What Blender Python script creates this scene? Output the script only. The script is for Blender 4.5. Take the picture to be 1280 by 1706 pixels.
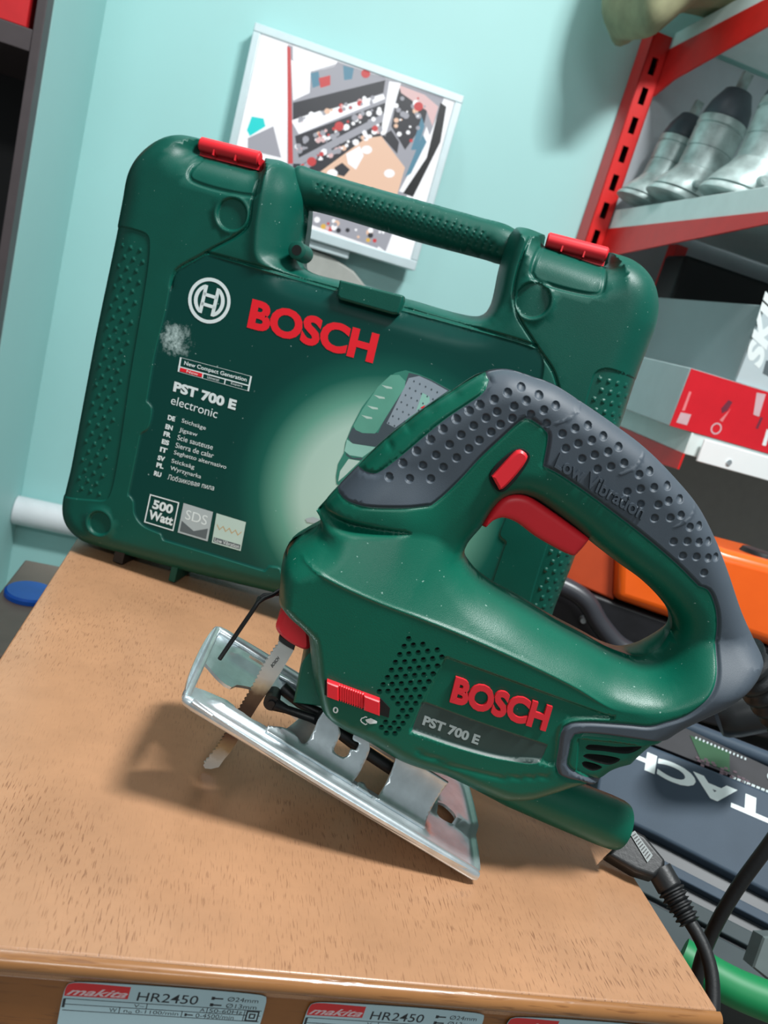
import bpy, math, random
import numpy as np
from math import sin, cos, radians, pi, sqrt, atan2
from mathutils import Matrix, Vector
from mathutils.geometry import delaunay_2d_cdt
random.seed(7); np.random.seed(7)
for o in list(bpy.data.objects): bpy.data.objects.remove(o)
SC = bpy.context.scene; COL = SC.collection

# ------------------------------------------------------------------ camera
TZ = 0.90                                  # table top height
FPX = 1300.0; PITCH = radians(14.2); ROLL = radians(16.5)
CAM = np.array([0, 0, TZ + .235])
FW = np.array([0, cos(PITCH), -sin(PITCH)]); _r = np.array([1., 0, 0]); _u = np.array([0, sin(PITCH), cos(PITCH)])
IX = cos(ROLL) * _r + sin(ROLL) * _u
IY = -sin(ROLL) * _r + cos(ROLL) * _u
cd = bpy.data.cameras.new('camera'); cam = bpy.data.objects.new('camera', cd); COL.objects.link(cam)
cam.matrix_world = Matrix([[IX[0], IY[0], -FW[0], CAM[0]], [IX[1], IY[1], -FW[1], CAM[1]], [IX[2], IY[2], -FW[2], CAM[2]], [0, 0, 0, 1]])
cd.sensor_fit = 'VERTICAL'; cd.sensor_height = 36; cd.lens = FPX / 1706 * 36; cd.clip_start = .01; cd.clip_end = 30
cd.dof.use_dof = True; cd.dof.focus_distance = .38; cd.dof.aperture_fstop = 17
SC.camera = cam
vs = SC.view_settings; vs.view_transform = 'Standard'; vs.look = 'None'; vs.gamma = 1; vs.use_curve_mapping = False; vs.exposure = -0.15

# ------------------------------------------------------------------ light
W = bpy.data.worlds.new('world'); SC.world = W; W.use_nodes = True
bg = W.node_tree.nodes['Background']; bg.inputs[0].default_value = (.86, .97, 1, 1); bg.inputs[1].default_value = .25
def area(name, loc, tgt, sx, sy, power, color):
    l = bpy.data.lights.new(name, 'AREA'); l.shape = 'RECTANGLE'; l.size = sx; l.size_y = sy; l.energy = power; l.color = color
    o = bpy.data.objects.new(name, l); COL.objects.link(o); o.location = loc
    o.rotation_euler = (Vector(tgt) - Vector(loc)).to_track_quat('-Z', 'Y').to_euler(); o['label'] = name.replace('_', ' '); return o
area('front_fill_light', (.50, .13, TZ + 1.5), (.05, .6, TZ), .36, .10, 38, (.97, 1, 1))
area('front_fill_light', (-.5, .75, TZ + 1.7), (-.1, .7, TZ), .9, .12, 6, (.95, 1, 1))
area('front_fill_light', (.15, -1.9, TZ + 1.5), (.1, .5, TZ + .1), 1.2, .2, 15, (.95, 1, 1))  # added fill behind the camera, lifts the surfaces that face it

# ------------------------------------------------------------------ frames
YR = radians(13.7)                          # the room and the table share this heading
E1 = np.array([cos(YR), sin(YR), 0]); E2 = np.array([-sin(YR), cos(YR), 0]); EZ = np.array([0, 0, 1.])
C0 = np.array([0, 0, TZ])
def ray(x, y): return FW + (x - 640) / FPX * IX - (y - 853) / FPX * IY
class Frame:
    """A thing's own axes: U to the right, V up, N towards the viewer; millimetres."""
    def __init__(s, p, yaw, lean=0.):
        s.p = np.array(p, float); U = np.array([cos(yaw), sin(yaw), 0]); n = np.array([sin(yaw), -cos(yaw), 0])
        s.U = U; s.V = -sin(lean) * n + cos(lean) * EZ; s.N = np.cross(s.U, s.V)
    def at(s, x, y, w=0.):
        q = s.p + s.N * w / 1000; d = ray(x, y); t = ((q - CAM) @ s.N) / (d @ s.N); r = CAM + d * t - s.p
        return (r @ s.U * 1000, r @ s.V * 1000)
    def pts(s, L, w=0.): return [s.at(q[0], q[1], q[2] if len(q) > 2 else w) for q in L]
    def world(s, u, v, w=0.): return s.p + (s.U * u + s.V * v + s.N * w) / 1000
    def matrix(s):
        m = Matrix.Identity(4)
        for i in range(3): m[i][0] = s.U[i]; m[i][1] = -s.N[i]; m[i][2] = s.V[i]; m[i][3] = s.p[i]
        return m
def tab(x, y, z=0.):
    d = ray(x, y); t = (TZ + z - CAM[2]) / d[2]; return CAM + d * t
def room(a, b, z=0.): return C0 + E1 * a + E2 * b + EZ * z        # metres, from under the camera
def rat(x, y, b):
    d = ray(x, y); t = b / (d @ E2); p = CAM + d * t; return (p @ E1, p[2] - TZ)
def project(p):
    d = np.asarray(p) - CAM; z = d @ FW; return (640 + FPX * (d @ IX) / z, 853 - FPX * (d @ IY) / z)
def zat(x, y, z):
    p = tab(x, y, z); return (p @ E1, p @ E2)

# ------------------------------------------------------------------ materials
def lin(c):
    return tuple(((v / 255) / 12.92 if v <= 10 else ((v / 255 + .055) / 1.055) ** 2.4) for v in c) + (1,)
MATS = {}
def mat(name, rgb, rough=.5, metal=0., vary=.08, scale=40., bump=0., bscale=600., emit=0., spec=.5, coat=0., specks=0.):
    if name in MATS: return MATS[name]
    m = bpy.data.materials.new(name); m.use_nodes = True; nt = m.node_tree; b = nt.nodes['Principled BSDF']
    b.inputs['Roughness'].default_value = rough; b.inputs['Metallic'].default_value = metal
    b.inputs['Specular IOR Level'].default_value = spec; b.inputs['Coat Weight'].default_value = coat
    c = lin(rgb); tc = nt.nodes.new('ShaderNodeTexCoord')
    n = nt.nodes.new('ShaderNodeTexNoise'); n.inputs['Scale'].default_value = scale; n.inputs['Detail'].default_value = 5
    nt.links.new(tc.outputs['Object'], n.inputs['Vector'])
    r = nt.nodes.new('ShaderNodeValToRGB'); r.color_ramp.elements[0].position = .3; r.color_ramp.elements[1].position = .7
    r.color_ramp.elements[0].color = tuple(v * (1 - vary) for v in c[:3]) + (1,)
    r.color_ramp.elements[1].color = tuple(min(1, v * (1 + vary)) for v in c[:3]) + (1,)
    nt.links.new(n.outputs['Fac'], r.inputs['Fac']); nt.links.new(r.outputs['Color'], b.inputs['Base Color'])
    if specks:                                             # dust specks and small scratches
        sn_ = nt.nodes.new('ShaderNodeTexNoise'); sn_.inputs['Scale'].default_value = 640; sn_.inputs['Detail'].default_value = 1; nt.links.new(tc.outputs['Object'], sn_.inputs['Vector'])
        sm = nt.nodes.new('ShaderNodeMapRange'); sm.inputs[1].default_value = .765; sm.inputs[2].default_value = .80; sm.inputs[4].default_value = specks; nt.links.new(sn_.outputs['Fac'], sm.inputs[0])
        sx_ = nt.nodes.new('ShaderNodeMix'); sx_.data_type = 'RGBA'; nt.links.new(sm.outputs[0], sx_.inputs[0]); nt.links.new(r.outputs['Color'], sx_.inputs[6]); sx_.inputs[7].default_value = lin((170, 200, 190)); nt.links.new(sx_.outputs[2], b.inputs['Base Color'])
    if bump:
        n2 = nt.nodes.new('ShaderNodeTexNoise'); n2.inputs['Scale'].default_value = bscale; n2.inputs['Detail'].default_value = 3
        nt.links.new(tc.outputs['Object'], n2.inputs['Vector'])
        bp = nt.nodes.new('ShaderNodeBump'); bp.inputs['Strength'].default_value = bump; bp.inputs['Distance'].default_value = .001
        nt.links.new(n2.outputs['Fac'], bp.inputs['Height']); nt.links.new(bp.outputs['Normal'], b.inputs['Normal'])
    if emit: nt.links.remove(b.inputs['Base Color'].links[0]); b.inputs['Base Color'].default_value = (.01, .01, .01, 1); b.inputs['Emission Color'].default_value = c; b.inputs['Emission Strength'].default_value = emit
    MATS[name] = m; return m
GREEN = mat('saw_green', (2, 92, 72), .36, vary=.05, bump=.12, bscale=2500, spec=.4, specks=.6)
CASEG = mat('case_green', (2, 80, 67), .42, vary=.07, bump=.12, bscale=1800, spec=.35, specks=.5)
RUBBER = mat('grip_rubber', (66, 76, 86), .55, vary=.06, bump=.1, bscale=3000)
RED = mat('red_plastic', (234, 38, 50), .42, vary=.03)
REDB = mat('letter_red', (224, 44, 56), .4, vary=.04)
REDP = mat('print_red', (240, 22, 40), .45, vary=.02)
BLACK = mat('black_plastic', (24, 26, 28), .45, vary=.15, bump=.1)
HOLE = mat('hole_shade_black', (6, 12, 10), .9, vary=.1)  # near-black painted in for the shade inside holes, slots and recesses
STEEL = mat('zinc_steel', (222, 232, 236), .3, .8, vary=.1, scale=120, bump=.06, bscale=500)
WHITEP = mat('print_white', (228, 240, 240), .5, vary=.02)
GREYP = mat('print_grey', (176, 190, 192), .5, vary=.03)
DGREYP = mat('print_dark_grey', (92, 104, 108), .5, vary=.03)
PALEP = mat('print_pale_green', (190, 216, 206), .5, vary=.03)
WALL = mat('teal_wall_paint', (166, 214, 212), .55, vary=.025, scale=4, bump=.05, bscale=60)
RACK = mat('rack_red_paint', (222, 26, 24), .38, vary=.05, spec=.6)
SHELFW = mat('shelf_white', (222, 236, 234), .4, vary=.03)

# ------------------------------------------------------------------ objects
def tag(o, label=None, cat=None, group=None, kind=None):
    if label: o['label'] = label
    if cat: o['category'] = cat
    if group: o['group'] = group
    if kind: o['kind'] = kind
    return o
def link(name, me, mats, parent=None, smooth=True, M=None):
    for m in (mats if isinstance(mats, (list, tuple)) else [mats]): me.materials.append(m)
    o = bpy.data.objects.new(name, me); COL.objects.link(o)
    if parent is not None: o.parent = parent
    if M is not None: o.matrix_world = M
    if smooth: me.shade_smooth()
    return o
def empty(name, fr, label, cat, group=None):
    o = bpy.data.objects.new(name, None); COL.objects.link(o); o.empty_display_size = .02
    o.matrix_world = fr.matrix(); return tag(o, label, cat, group)
class MB:
    """collects shapes given in millimetres (u right, v up, w to the viewer)"""
    def __init__(s): s.v = []; s.f = []; s.m = []
    def add(s, V, F, m=0):
        k = len(s.v); s.v += [tuple(p) for p in V]; s.f += [tuple(i + k for i in f) for f in F]; s.m += [m] * len(F)
    def box(s, u0, u1, v0, v1, w0, w1, m=0):
        V = [(u, v, w) for u in (u0, u1) for v in (v0, v1) for w in (w0, w1)]
        s.add(V, [(0, 1, 3, 2), (4, 6, 7, 5), (0, 4, 5, 1), (2, 3, 7, 6), (0, 2, 6, 4), (1, 5, 7, 3)], m)
    def prism(s, poly, w0, w1, m=0, inset=0., rise=0.):
        n = len(poly); P = np.array(poly)[:, :2]
        a = .5 * sum(P[i][0] * P[(i + 1) % n][1] - P[(i + 1) % n][0] * P[i][1] for i in range(n))
        if a < 0: P = P[::-1]
        V = [(u, v, w0) for u, v in P] + [(u, v, w1 - rise) for u, v in P]
        F = [tuple(range(n))[::-1]] + [(i, (i + 1) % n, n + (i + 1) % n, n + i) for i in range(n)]
        if inset:
            c = []
            for i in range(n):
                a, b, d = P[i - 1], P[i], P[(i + 1) % n]; e = (b - a) / (np.linalg.norm(b - a) + 1e-9); f = (d - b) / (np.linalg.norm(d - b) + 1e-9)
                nn = np.array([-e[1] - f[1], e[0] + f[0]]); nn /= (np.linalg.norm(nn) + 1e-9); c.append(b + nn * inset)
            V += [(u, v, w1) for u, v in c]; F += [(n + i, n + (i + 1) % n, 2 * n + (i + 1) % n, 2 * n + i) for i in range(n)]
            F.append(tuple(range(2 * n, 3 * n)))
        else: F.append(tuple(range(n, 2 * n)))
        s.add(V, F, m)
    def tube(s, path, r, seg=12, m=0, caps=True):
        P = [np.array(p, float) for p in path]; R = r if hasattr(r, '__len__') else [r] * len(P); V = []; F = []
        up = np.array([.13, .31, .94])
        for i, p in enumerate(P):
            t = P[min(i + 1, len(P) - 1)] - P[max(i - 1, 0)]; t /= np.linalg.norm(t) + 1e-12
            a = np.cross(t, up); a /= np.linalg.norm(a) + 1e-12; b = np.cross(t, a); up = -np.cross(t, a) if False else up
            for k in range(seg): V.append(p + R[i] * (cos(2 * pi * k / seg) * a + sin(2 * pi * k / seg) * b))
        for i in range(len(P) - 1):
            for k in range(seg): F.append((i * seg + k, i * seg + (k + 1) % seg, (i + 1) * seg + (k + 1) % seg, (i + 1) * seg + k))
        if caps: F.append(tuple(range(seg))[::-1]); F.append(tuple((len(P) - 1) * seg + k for k in range(seg)))
        s.add(V, F, m)
    def grid(s, P, m=0, skip=()):
        nr, nc = len(P), len(P[0]); V = [p for r in P for p in r]
        s.add(V, [(i * nc + j, i * nc + j + 1, (i + 1) * nc + j + 1, (i + 1) * nc + j) for i in range(nr - 1) for j in range(nc - 1) if (i, j) not in skip], m)
    def build(s, name, mats, parent=None, smooth=False, M=None, bevel=0., solid=0., sub=0, sharp=40):
        me = bpy.data.meshes.new(name); me.from_pydata([(p[0] / 1000, -p[2] / 1000, p[1] / 1000) for p in s.v], [], s.f)
        me.polygons.foreach_set('material_index', s.m); me.update()
        o = link(name, me, mats, parent, False, M)
        import bmesh
        b = bmesh.new(); b.from_mesh(me); bmesh.ops.recalc_face_normals(b, faces=b.faces); b.to_mesh(me); b.free()
        if solid: q = o.modifiers.new('solid', 'SOLIDIFY'); q.thickness = solid / 1000; q.offset = 0
        if bevel: q = o.modifiers.new('bevel', 'BEVEL'); q.width = bevel / 1000; q.segments = 3; q.limit_method = 'ANGLE'; q.angle_limit = radians(35)
        if sub: q = o.modifiers.new('sub', 'SUBSURF'); q.levels = sub; q.render_levels = sub
        if smooth or bevel: me.shade_smooth(); me.set_sharp_from_angle(angle=radians(sharp))
        return o

# ------------------------------------------------------------------ 2-D helpers for the moulded shells
def curve(P, closed=True, step=2.0):
    """smooth curve through the points; a fourth truthy entry keeps a corner"""
    P = list(P); n = len(P); out = []
    pt = lambda i: np.array(P[i % n][:2]) if closed else np.array(P[min(max(i, 0), n - 1)][:2])
    cn = lambda i: len(P[i % n]) > 2 and P[i % n][2]
    for i in range(n if closed else n - 1):
        p0, p1, p2, p3 = pt(i - 1), pt(i), pt(i + 1), pt(i + 2)
        if cn(i): p0 = p1 * 2 - p2
        if cn(i + 1): p3 = p2 * 2 - p1
        L = np.linalg.norm(p2 - p1); k = max(1, int(L / step))
        d01, d12, d23 = [max(1e-6, np.linalg.norm(a - b)) ** .5 for a, b in ((p1, p0), (p2, p1), (p3, p2))]
        m1 = (p2 - p1) + d12 * ((p1 - p0) / d01 - (p2 - p0) / (d01 + d12)); m2 = (p2 - p1) + d12 * ((p3 - p2) / d23 - (p3 - p1) / (d12 + d23))
        for j in range(k):
            t = j / k; out.append((2 * t ** 3 - 3 * t * t + 1) * p1 + (t ** 3 - 2 * t * t + t) * m1 + (-2 * t ** 3 + 3 * t * t) * p2 + (t ** 3 - t * t) * m2)
    if not closed: out.append(pt(n - 1))
    return np.array(out)
def dist(Q, L, closed=True):
    L = np.asarray(L); A = L if closed else L[:-1]; B = np.roll(L, -1, 0) if closed else L[1:]
    best = np.full(len(Q), 1e9); D = B - A; dd = (D ** 2).sum(1) + 1e-12
    for i in range(len(A)):
        t = np.clip(((Q - A[i]) @ D[i]) / dd[i], 0, 1); e = Q - A[i] - t[:, None] * D[i]; best = np.minimum(best, (e ** 2).sum(1))
    return np.sqrt(best)
def inside(Q, L):
    L = np.asarray(L); x, y = Q[:, 0], Q[:, 1]; c = np.zeros(len(Q), bool); n = len(L)
    for i in range(n):
        x1, y1 = L[i]; x2, y2 = L[(i + 1) % n]
        if y1 == y2: continue
        k = ((y1 > y) != (y2 > y)) & (x < (x2 - x1) * (y - y1) / (y2 - y1) + x1); c ^= k
    return c
def sdist(Q, L): return np.where(inside(Q, L), 1, -1) * dist(Q, L)          # + inside
def smooth01(t): t = np.clip(t, 0, 1); return t * t * (3 - 2 * t)
def circle(c, r, n=14, ph=0.): return np.array([(c[0] + r * cos(2 * pi * k / n + ph), c[1] + r * sin(2 * pi * k / n + ph)) for k in range(n)])
def offs(L, ds, closed=False):
    L = np.asarray(L); T = (np.roll(L, -1, 0) - np.roll(L, 1, 0)) if closed else np.gradient(L, axis=0)
    Nn = np.stack([-T[:, 1], T[:, 0]], 1); Nn /= np.linalg.norm(Nn, axis=1)[:, None] + 1e-9
    return np.concatenate([L + Nn * d for d in ds])
def triangulate(loops, lines, pts, step, keep=.45):
    lo = loops[0].min(0); hi = loops[0].max(0); g = []
    y = lo[1]; r = 0
    while y < hi[1]:
        x = lo[0] + (step / 2 if r % 2 else 0)
        while x < hi[0]: g.append((x, y)); x += step
        y += step * .87; r += 1
    G = np.array(g) + np.random.uniform(-.05, .05, (len(g), 2)) * step
    if len(pts):
        Pp = np.concatenate([np.asarray(p).reshape(-1, 2) for p in pts])
        kq = {}
        for p in Pp: kq.setdefault((round(p[0] / .2), round(p[1] / .2)), p)
        Pp = np.array(list(kq.values()))
        cell = {(int(p[0] // step), int(p[1] // step)) for p in Pp}
        G = np.array([p for p in G if (int(p[0] // step), int(p[1] // step)) not in cell]).reshape(-1, 2)
        Q = np.concatenate([G, Pp])
    else: Q = G
    ok = np.ones(len(Q), bool)
    for L, c in [(l, True) for l in loops] + lines: ok &= dist(Q, L, c) > keep
    ins = np.zeros(len(Q), bool)
    for l in loops: ins ^= inside(Q, l)
    Q = Q[ok & ins]
    V = []; E = []
    for L, c in [(l, True) for l in loops] + lines:
        k = len(V); n = len(L); V += [Vector((float(p[0]), float(p[1]))) for p in L]
        E += [(k + i, k + (i + 1) % n) for i in range(n if c else n - 1)]
    V += [Vector((float(p[0]), float(p[1]))) for p in Q]
    vo, eo, fo, _, _, _ = delaunay_2d_cdt(V, E, [], 0, 1e-4)
    V = np.array([(v[0], v[1]) for v in vo]); T = np.array([f for f in fo if len(f) == 3])
    c = V[T].mean(1); ins = np.zeros(len(T), bool)
    for l in loops: ins ^= inside(c, l)
    T = T[ins]; a = V[T]; ar = (a[:, 1, 0] - a[:, 0, 0]) * (a[:, 2, 1] - a[:, 0, 1]) - (a[:, 2, 0] - a[:, 0, 0]) * (a[:, 1, 1] - a[:, 0, 1])
    T[ar < 0] = T[ar < 0][:, ::-1]; return V, T[np.abs(ar) > 1e-7]
def slopes(f, Q, h=.06):
    return (f(Q + (h, 0)) - f(Q - (h, 0))) / (2 * h), (f(Q + (0, h)) - f(Q - (0, h))) / (2 * h)
def shell(name, V, T, wf, wb, mats, parent, midx=None, sharp=50, grad=None):
    """closed solid: front sheet at wf, back sheet at wb, side walls between"""
    ids = np.unique(T); mp = -np.ones(len(V), int); mp[ids] = np.arange(len(ids)); t = mp[T]; n = len(ids); v = V[ids]
    co = [(u / 1000, -w / 1000, h / 1000) for (u, h), w in zip(v, wf[ids])] + [(u / 1000, -w / 1000, h / 1000) for (u, h), w in zip(v, wb[ids])]
    F = [tuple(int(i) for i in f) for f in t] + [tuple(int(i) + n for i in f[::-1]) for f in t]; mi = list(midx) * 2 if midx is not None else [0] * (2 * len(t))
    ed = {}
    for f in t:
        for i in range(3): ed[(int(f[i]), int(f[(i + 1) % 3]))] = 1
    wl = [(a, b) for a, b in ed if (b, a) not in ed]
    F += [(b, a, a + n, b + n) for a, b in wl]; mi += [0] * len(wl)
    me = bpy.data.meshes.new(name); me.from_pydata(co, [], F); me.polygons.foreach_set('material_index', mi); me.update()
    o = link(name, me, mats, parent); me.set_sharp_from_angle(angle=radians(sharp))
    if grad is not None:                                   # exact surface normals from the height field
        gu, gv = grad[0][ids], grad[1][ids]; L = np.sqrt(gu ** 2 + gv ** 2 + 1); A = np.stack([-gu / L, -1 / L, -gv / L], 1); B = np.stack([-gu / L, 1 / L, -gv / L], 1)
        me.set_sharp_from_angle(angle=pi); me.normals_split_custom_set_from_vertices([tuple(map(float, q)) for q in np.concatenate([A, B])])
    return o

# ------------------------------------------------------------------ lettering
def glyphs(text, bold=0., extrude=0., shear=0., spacing=1.):
    cu = bpy.data.curves.new('lettering', 'FONT'); cu.body = text; cu.size = 1; cu.offset = bold; cu.extrude = extrude; cu.shear = shear; cu.space_character = spacing; cu.resolution_u = 4
    o = bpy.data.objects.new('lettering', cu); COL.objects.link(o)
    dg = bpy.context.evaluated_depsgraph_get(); me = bpy.data.meshes.new_from_object(o.evaluated_get(dg))
    V = np.array([v.co[:] for v in me.vertices]); F = [tuple(p.vertices) for p in me.polygons]
    bpy.data.objects.remove(o); bpy.data.meshes.remove(me); bpy.data.curves.remove(cu)
    lo = V[:, :2].min(0); hi = V[:, :2].max(0); V[:, :2] = (V[:, :2] - lo) / (hi - lo); return V, F
def text(mb, s, bl, br, tl, w=0., m=0, bold=0., depth=0., surf=None, shear=0., spacing=1.):
    """lettering laid with its box corners at bl, br, tl (frame millimetres)"""
    V, F = glyphs(s, bold, .5 if depth else 0., shear, spacing); bl, br, tl = map(np.array, (bl, br, tl)); out = []
    uv = bl + V[:, :1] * (br - bl) + V[:, 1:2] * (tl - bl)
    ww = surf(uv) if surf is not None else np.zeros(len(uv))
    mb.add([(p[0], p[1], ww[i] + w + (depth * (V[i, 2] + .5) if depth else 0)) for i, p in enumerate(uv)], F, m)
def fr_text(mb, fr, s, bl, br, tl, w=0., zt=None, **k):
    z = w if zt is None else zt
    text(mb, s, fr.at(*bl, z), fr.at(*br, z), fr.at(*tl, z), w, **k)
def outline(fr, L, w=0., closed=True, step=2.):
    P = []
    for q in L:
        nums = [k for k in q if not isinstance(k, str)]; ww = nums[2] if len(nums) > 2 else w
        u, v = fr.at(nums[0], nums[1], ww); P.append((u, v, 'c' in q))
    return curve(P, closed, step)

# ================================================================== setting
def struct(name, mb, m, label, **k):
    o = mb.build(name, m, None, M=Frame(C0, YR).matrix(), **k); tag(o, label, None, None, 'structure'); return o
# room coordinates in mm: u along E1, v height above the table top, w = -distance along E2
WB = 1500.
aC, _ = rat(172, 0, WB / 1000); aC2, _ = rat(40, 830, WB / 1000); AC = (aC + aC2) * 500
b = MB(); b.box(AC - 60, 2300, -TZ * 1000, 1900, -WB - 60, -WB); struct('wall_back', b, WALL, 'pale teal painted back wall')
b = MB(); b.box(AC - 3, AC, -TZ * 1000, 1900, -WB, -1214); struct('wall_left', b, WALL, 'teal painted side wall left of the green case')
b = MB(); b.box(-1600, 2300, -TZ * 1000 - 40, -TZ * 1000, -WB - 60, 900)
struct('floor', b, mat('floor_beige', (150, 138, 126), .6, vary=.1, scale=12), 'beige floor')

# ---- white pipe boxing along the wall foot
b = MB(); _, z1 = rat(23, 834, WB / 1000 - .06); _, z0 = rat(17, 880, WB / 1000 - .06)
zc = (z0 + z1) * 500; rr = (z1 - z0) * 500
b.tube([(AC + 1, zc, -WB + rr + 4), (540, zc, -WB + rr + 4)], rr, 24)
o = b.build('wall_pipe', mat('pipe_white', (224, 226, 230), .45, vary=.04), None, smooth=True, M=Frame(C0, YR).matrix())
tag(o, 'thick white pipe running along the teal wall behind the green case', 'pipe')

# ================================================================== wooden table
TW = np.array(zat(1195, 1680, 0)) * 1000; TL = (zat(0, 1090, 0)[0] + zat(110, 930, 0)[0]) * 500
TU0, TU1, TB0, TB1 = TL, TW[0], TW[1] - 1, TW[1] + 480
def wood(name, base, dark, lng, rough, coat):
    m = bpy.data.materials.new(name); m.use_nodes = True; nt = m.node_tree; N = nt.nodes; L = nt.links; p = N['Principled BSDF']
    tc = N.new('ShaderNodeTexCoord'); mp = N.new('ShaderNodeMapping'); mp.inputs['Scale'].default_value = lng; L.new(tc.outputs['Object'], mp.inputs[0])
    n1 = N.new('ShaderNodeTexNoise'); n1.inputs['Scale'].default_value = 1; n1.inputs['Detail'].default_value = 2; L.new(mp.outputs[0], n1.inputs['Vector'])
    r1 = N.new('ShaderNodeValToRGB'); r1.color_ramp.elements[0].position = .57; r1.color_ramp.elements[1].position = .68
    r1.color_ramp.elements[0].color = (0, 0, 0, 1); r1.color_ramp.elements[1].color = (1, 1, 1, 1); L.new(n1.outputs['Fac'], r1.inputs[0])
    n2 = N.new('ShaderNodeTexNoise'); n2.inputs['Scale'].default_value = 9; n2.inputs['Detail'].default_value = 6; n2.inputs['Roughness'].default_value = .7; L.new(tc.outputs['Object'], n2.inputs['Vector'])
    r2 = N.new('ShaderNodeValToRGB'); r2.color_ramp.elements[0].position = .3; r2.color_ramp.elements[1].position = .72
    c = lin(base); r2.color_ramp.elements[0].color = tuple(v * .8 for v in c[:3]) + (1,); r2.color_ramp.elements[1].color = tuple(v * 1.12 for v in c[:3]) + (1,); L.new(n2.outputs['Fac'], r2.inputs[0])
    n3 = N.new('ShaderNodeTexNoise'); n3.inputs['Scale'].default_value = 14; L.new(tc.outputs['Object'], n3.inputs['Vector'])
    r3 = N.new('ShaderNodeMapRange'); r3.inputs[1].default_value = .35; r3.inputs[2].default_value = .68; r3.inputs[3].default_value = .12; r3.inputs[4].default_value = .68; L.new(n3.outputs['Fac'], r3.inputs[0])
    mu = N.new('ShaderNodeMath'); mu.operation = 'MULTIPLY'; L.new(r1.outputs[0], mu.inputs[0]); L.new(r3.outputs[0], mu.inputs[1])
    mx = N.new('ShaderNodeMix'); mx.data_type = 'RGBA'; L.new(mu.outputs[0], mx.inputs[0]); L.new(r2.outputs[0], mx.inputs[6]); mx.inputs[7].default_value = lin(dark)
    L.new(mx.outputs[2], p.inputs['Base Color']); p.inputs['Roughness'].default_value = rough; p.inputs['Coat Weight'].default_value = coat; p.inputs['Coat Roughness'].default_value = .2
    bp = N.new('ShaderNodeBump'); bp.inputs['Strength'].default_value = .25; bp.inputs['Distance'].default_value = .0006; bp.invert = True; L.new(mu.outputs[0], bp.inputs['Height']); L.new(bp.outputs[0], p.inputs['Normal'])
    return m
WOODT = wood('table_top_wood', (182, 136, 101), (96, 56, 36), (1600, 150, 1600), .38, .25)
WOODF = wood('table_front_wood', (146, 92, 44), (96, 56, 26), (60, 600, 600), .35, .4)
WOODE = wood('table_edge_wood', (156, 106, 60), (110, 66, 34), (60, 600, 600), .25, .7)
fT = Frame(room((TU0 + TU1) / 2000, TB0 / 1000), YR)
hw = (TU1 - TU0) / 2; dp = TB1 - TB0
rt = empty('wooden_table', Frame(fT.p - EZ * TZ, YR), 'small orange brown varnished wooden table carrying the jigsaw and its case', 'table')
H = TZ * 1000
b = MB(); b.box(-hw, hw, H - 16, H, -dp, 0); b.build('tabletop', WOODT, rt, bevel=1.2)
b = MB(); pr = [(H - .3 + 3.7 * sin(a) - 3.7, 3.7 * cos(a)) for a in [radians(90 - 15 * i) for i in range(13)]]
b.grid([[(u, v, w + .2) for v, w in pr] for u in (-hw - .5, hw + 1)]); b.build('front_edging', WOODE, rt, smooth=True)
b = MB(); b.box(-hw + 1, hw - 1, 0, H - 11, -dp + 2, .3); b.build('front_panel', WOODF, rt, bevel=1)

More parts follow.
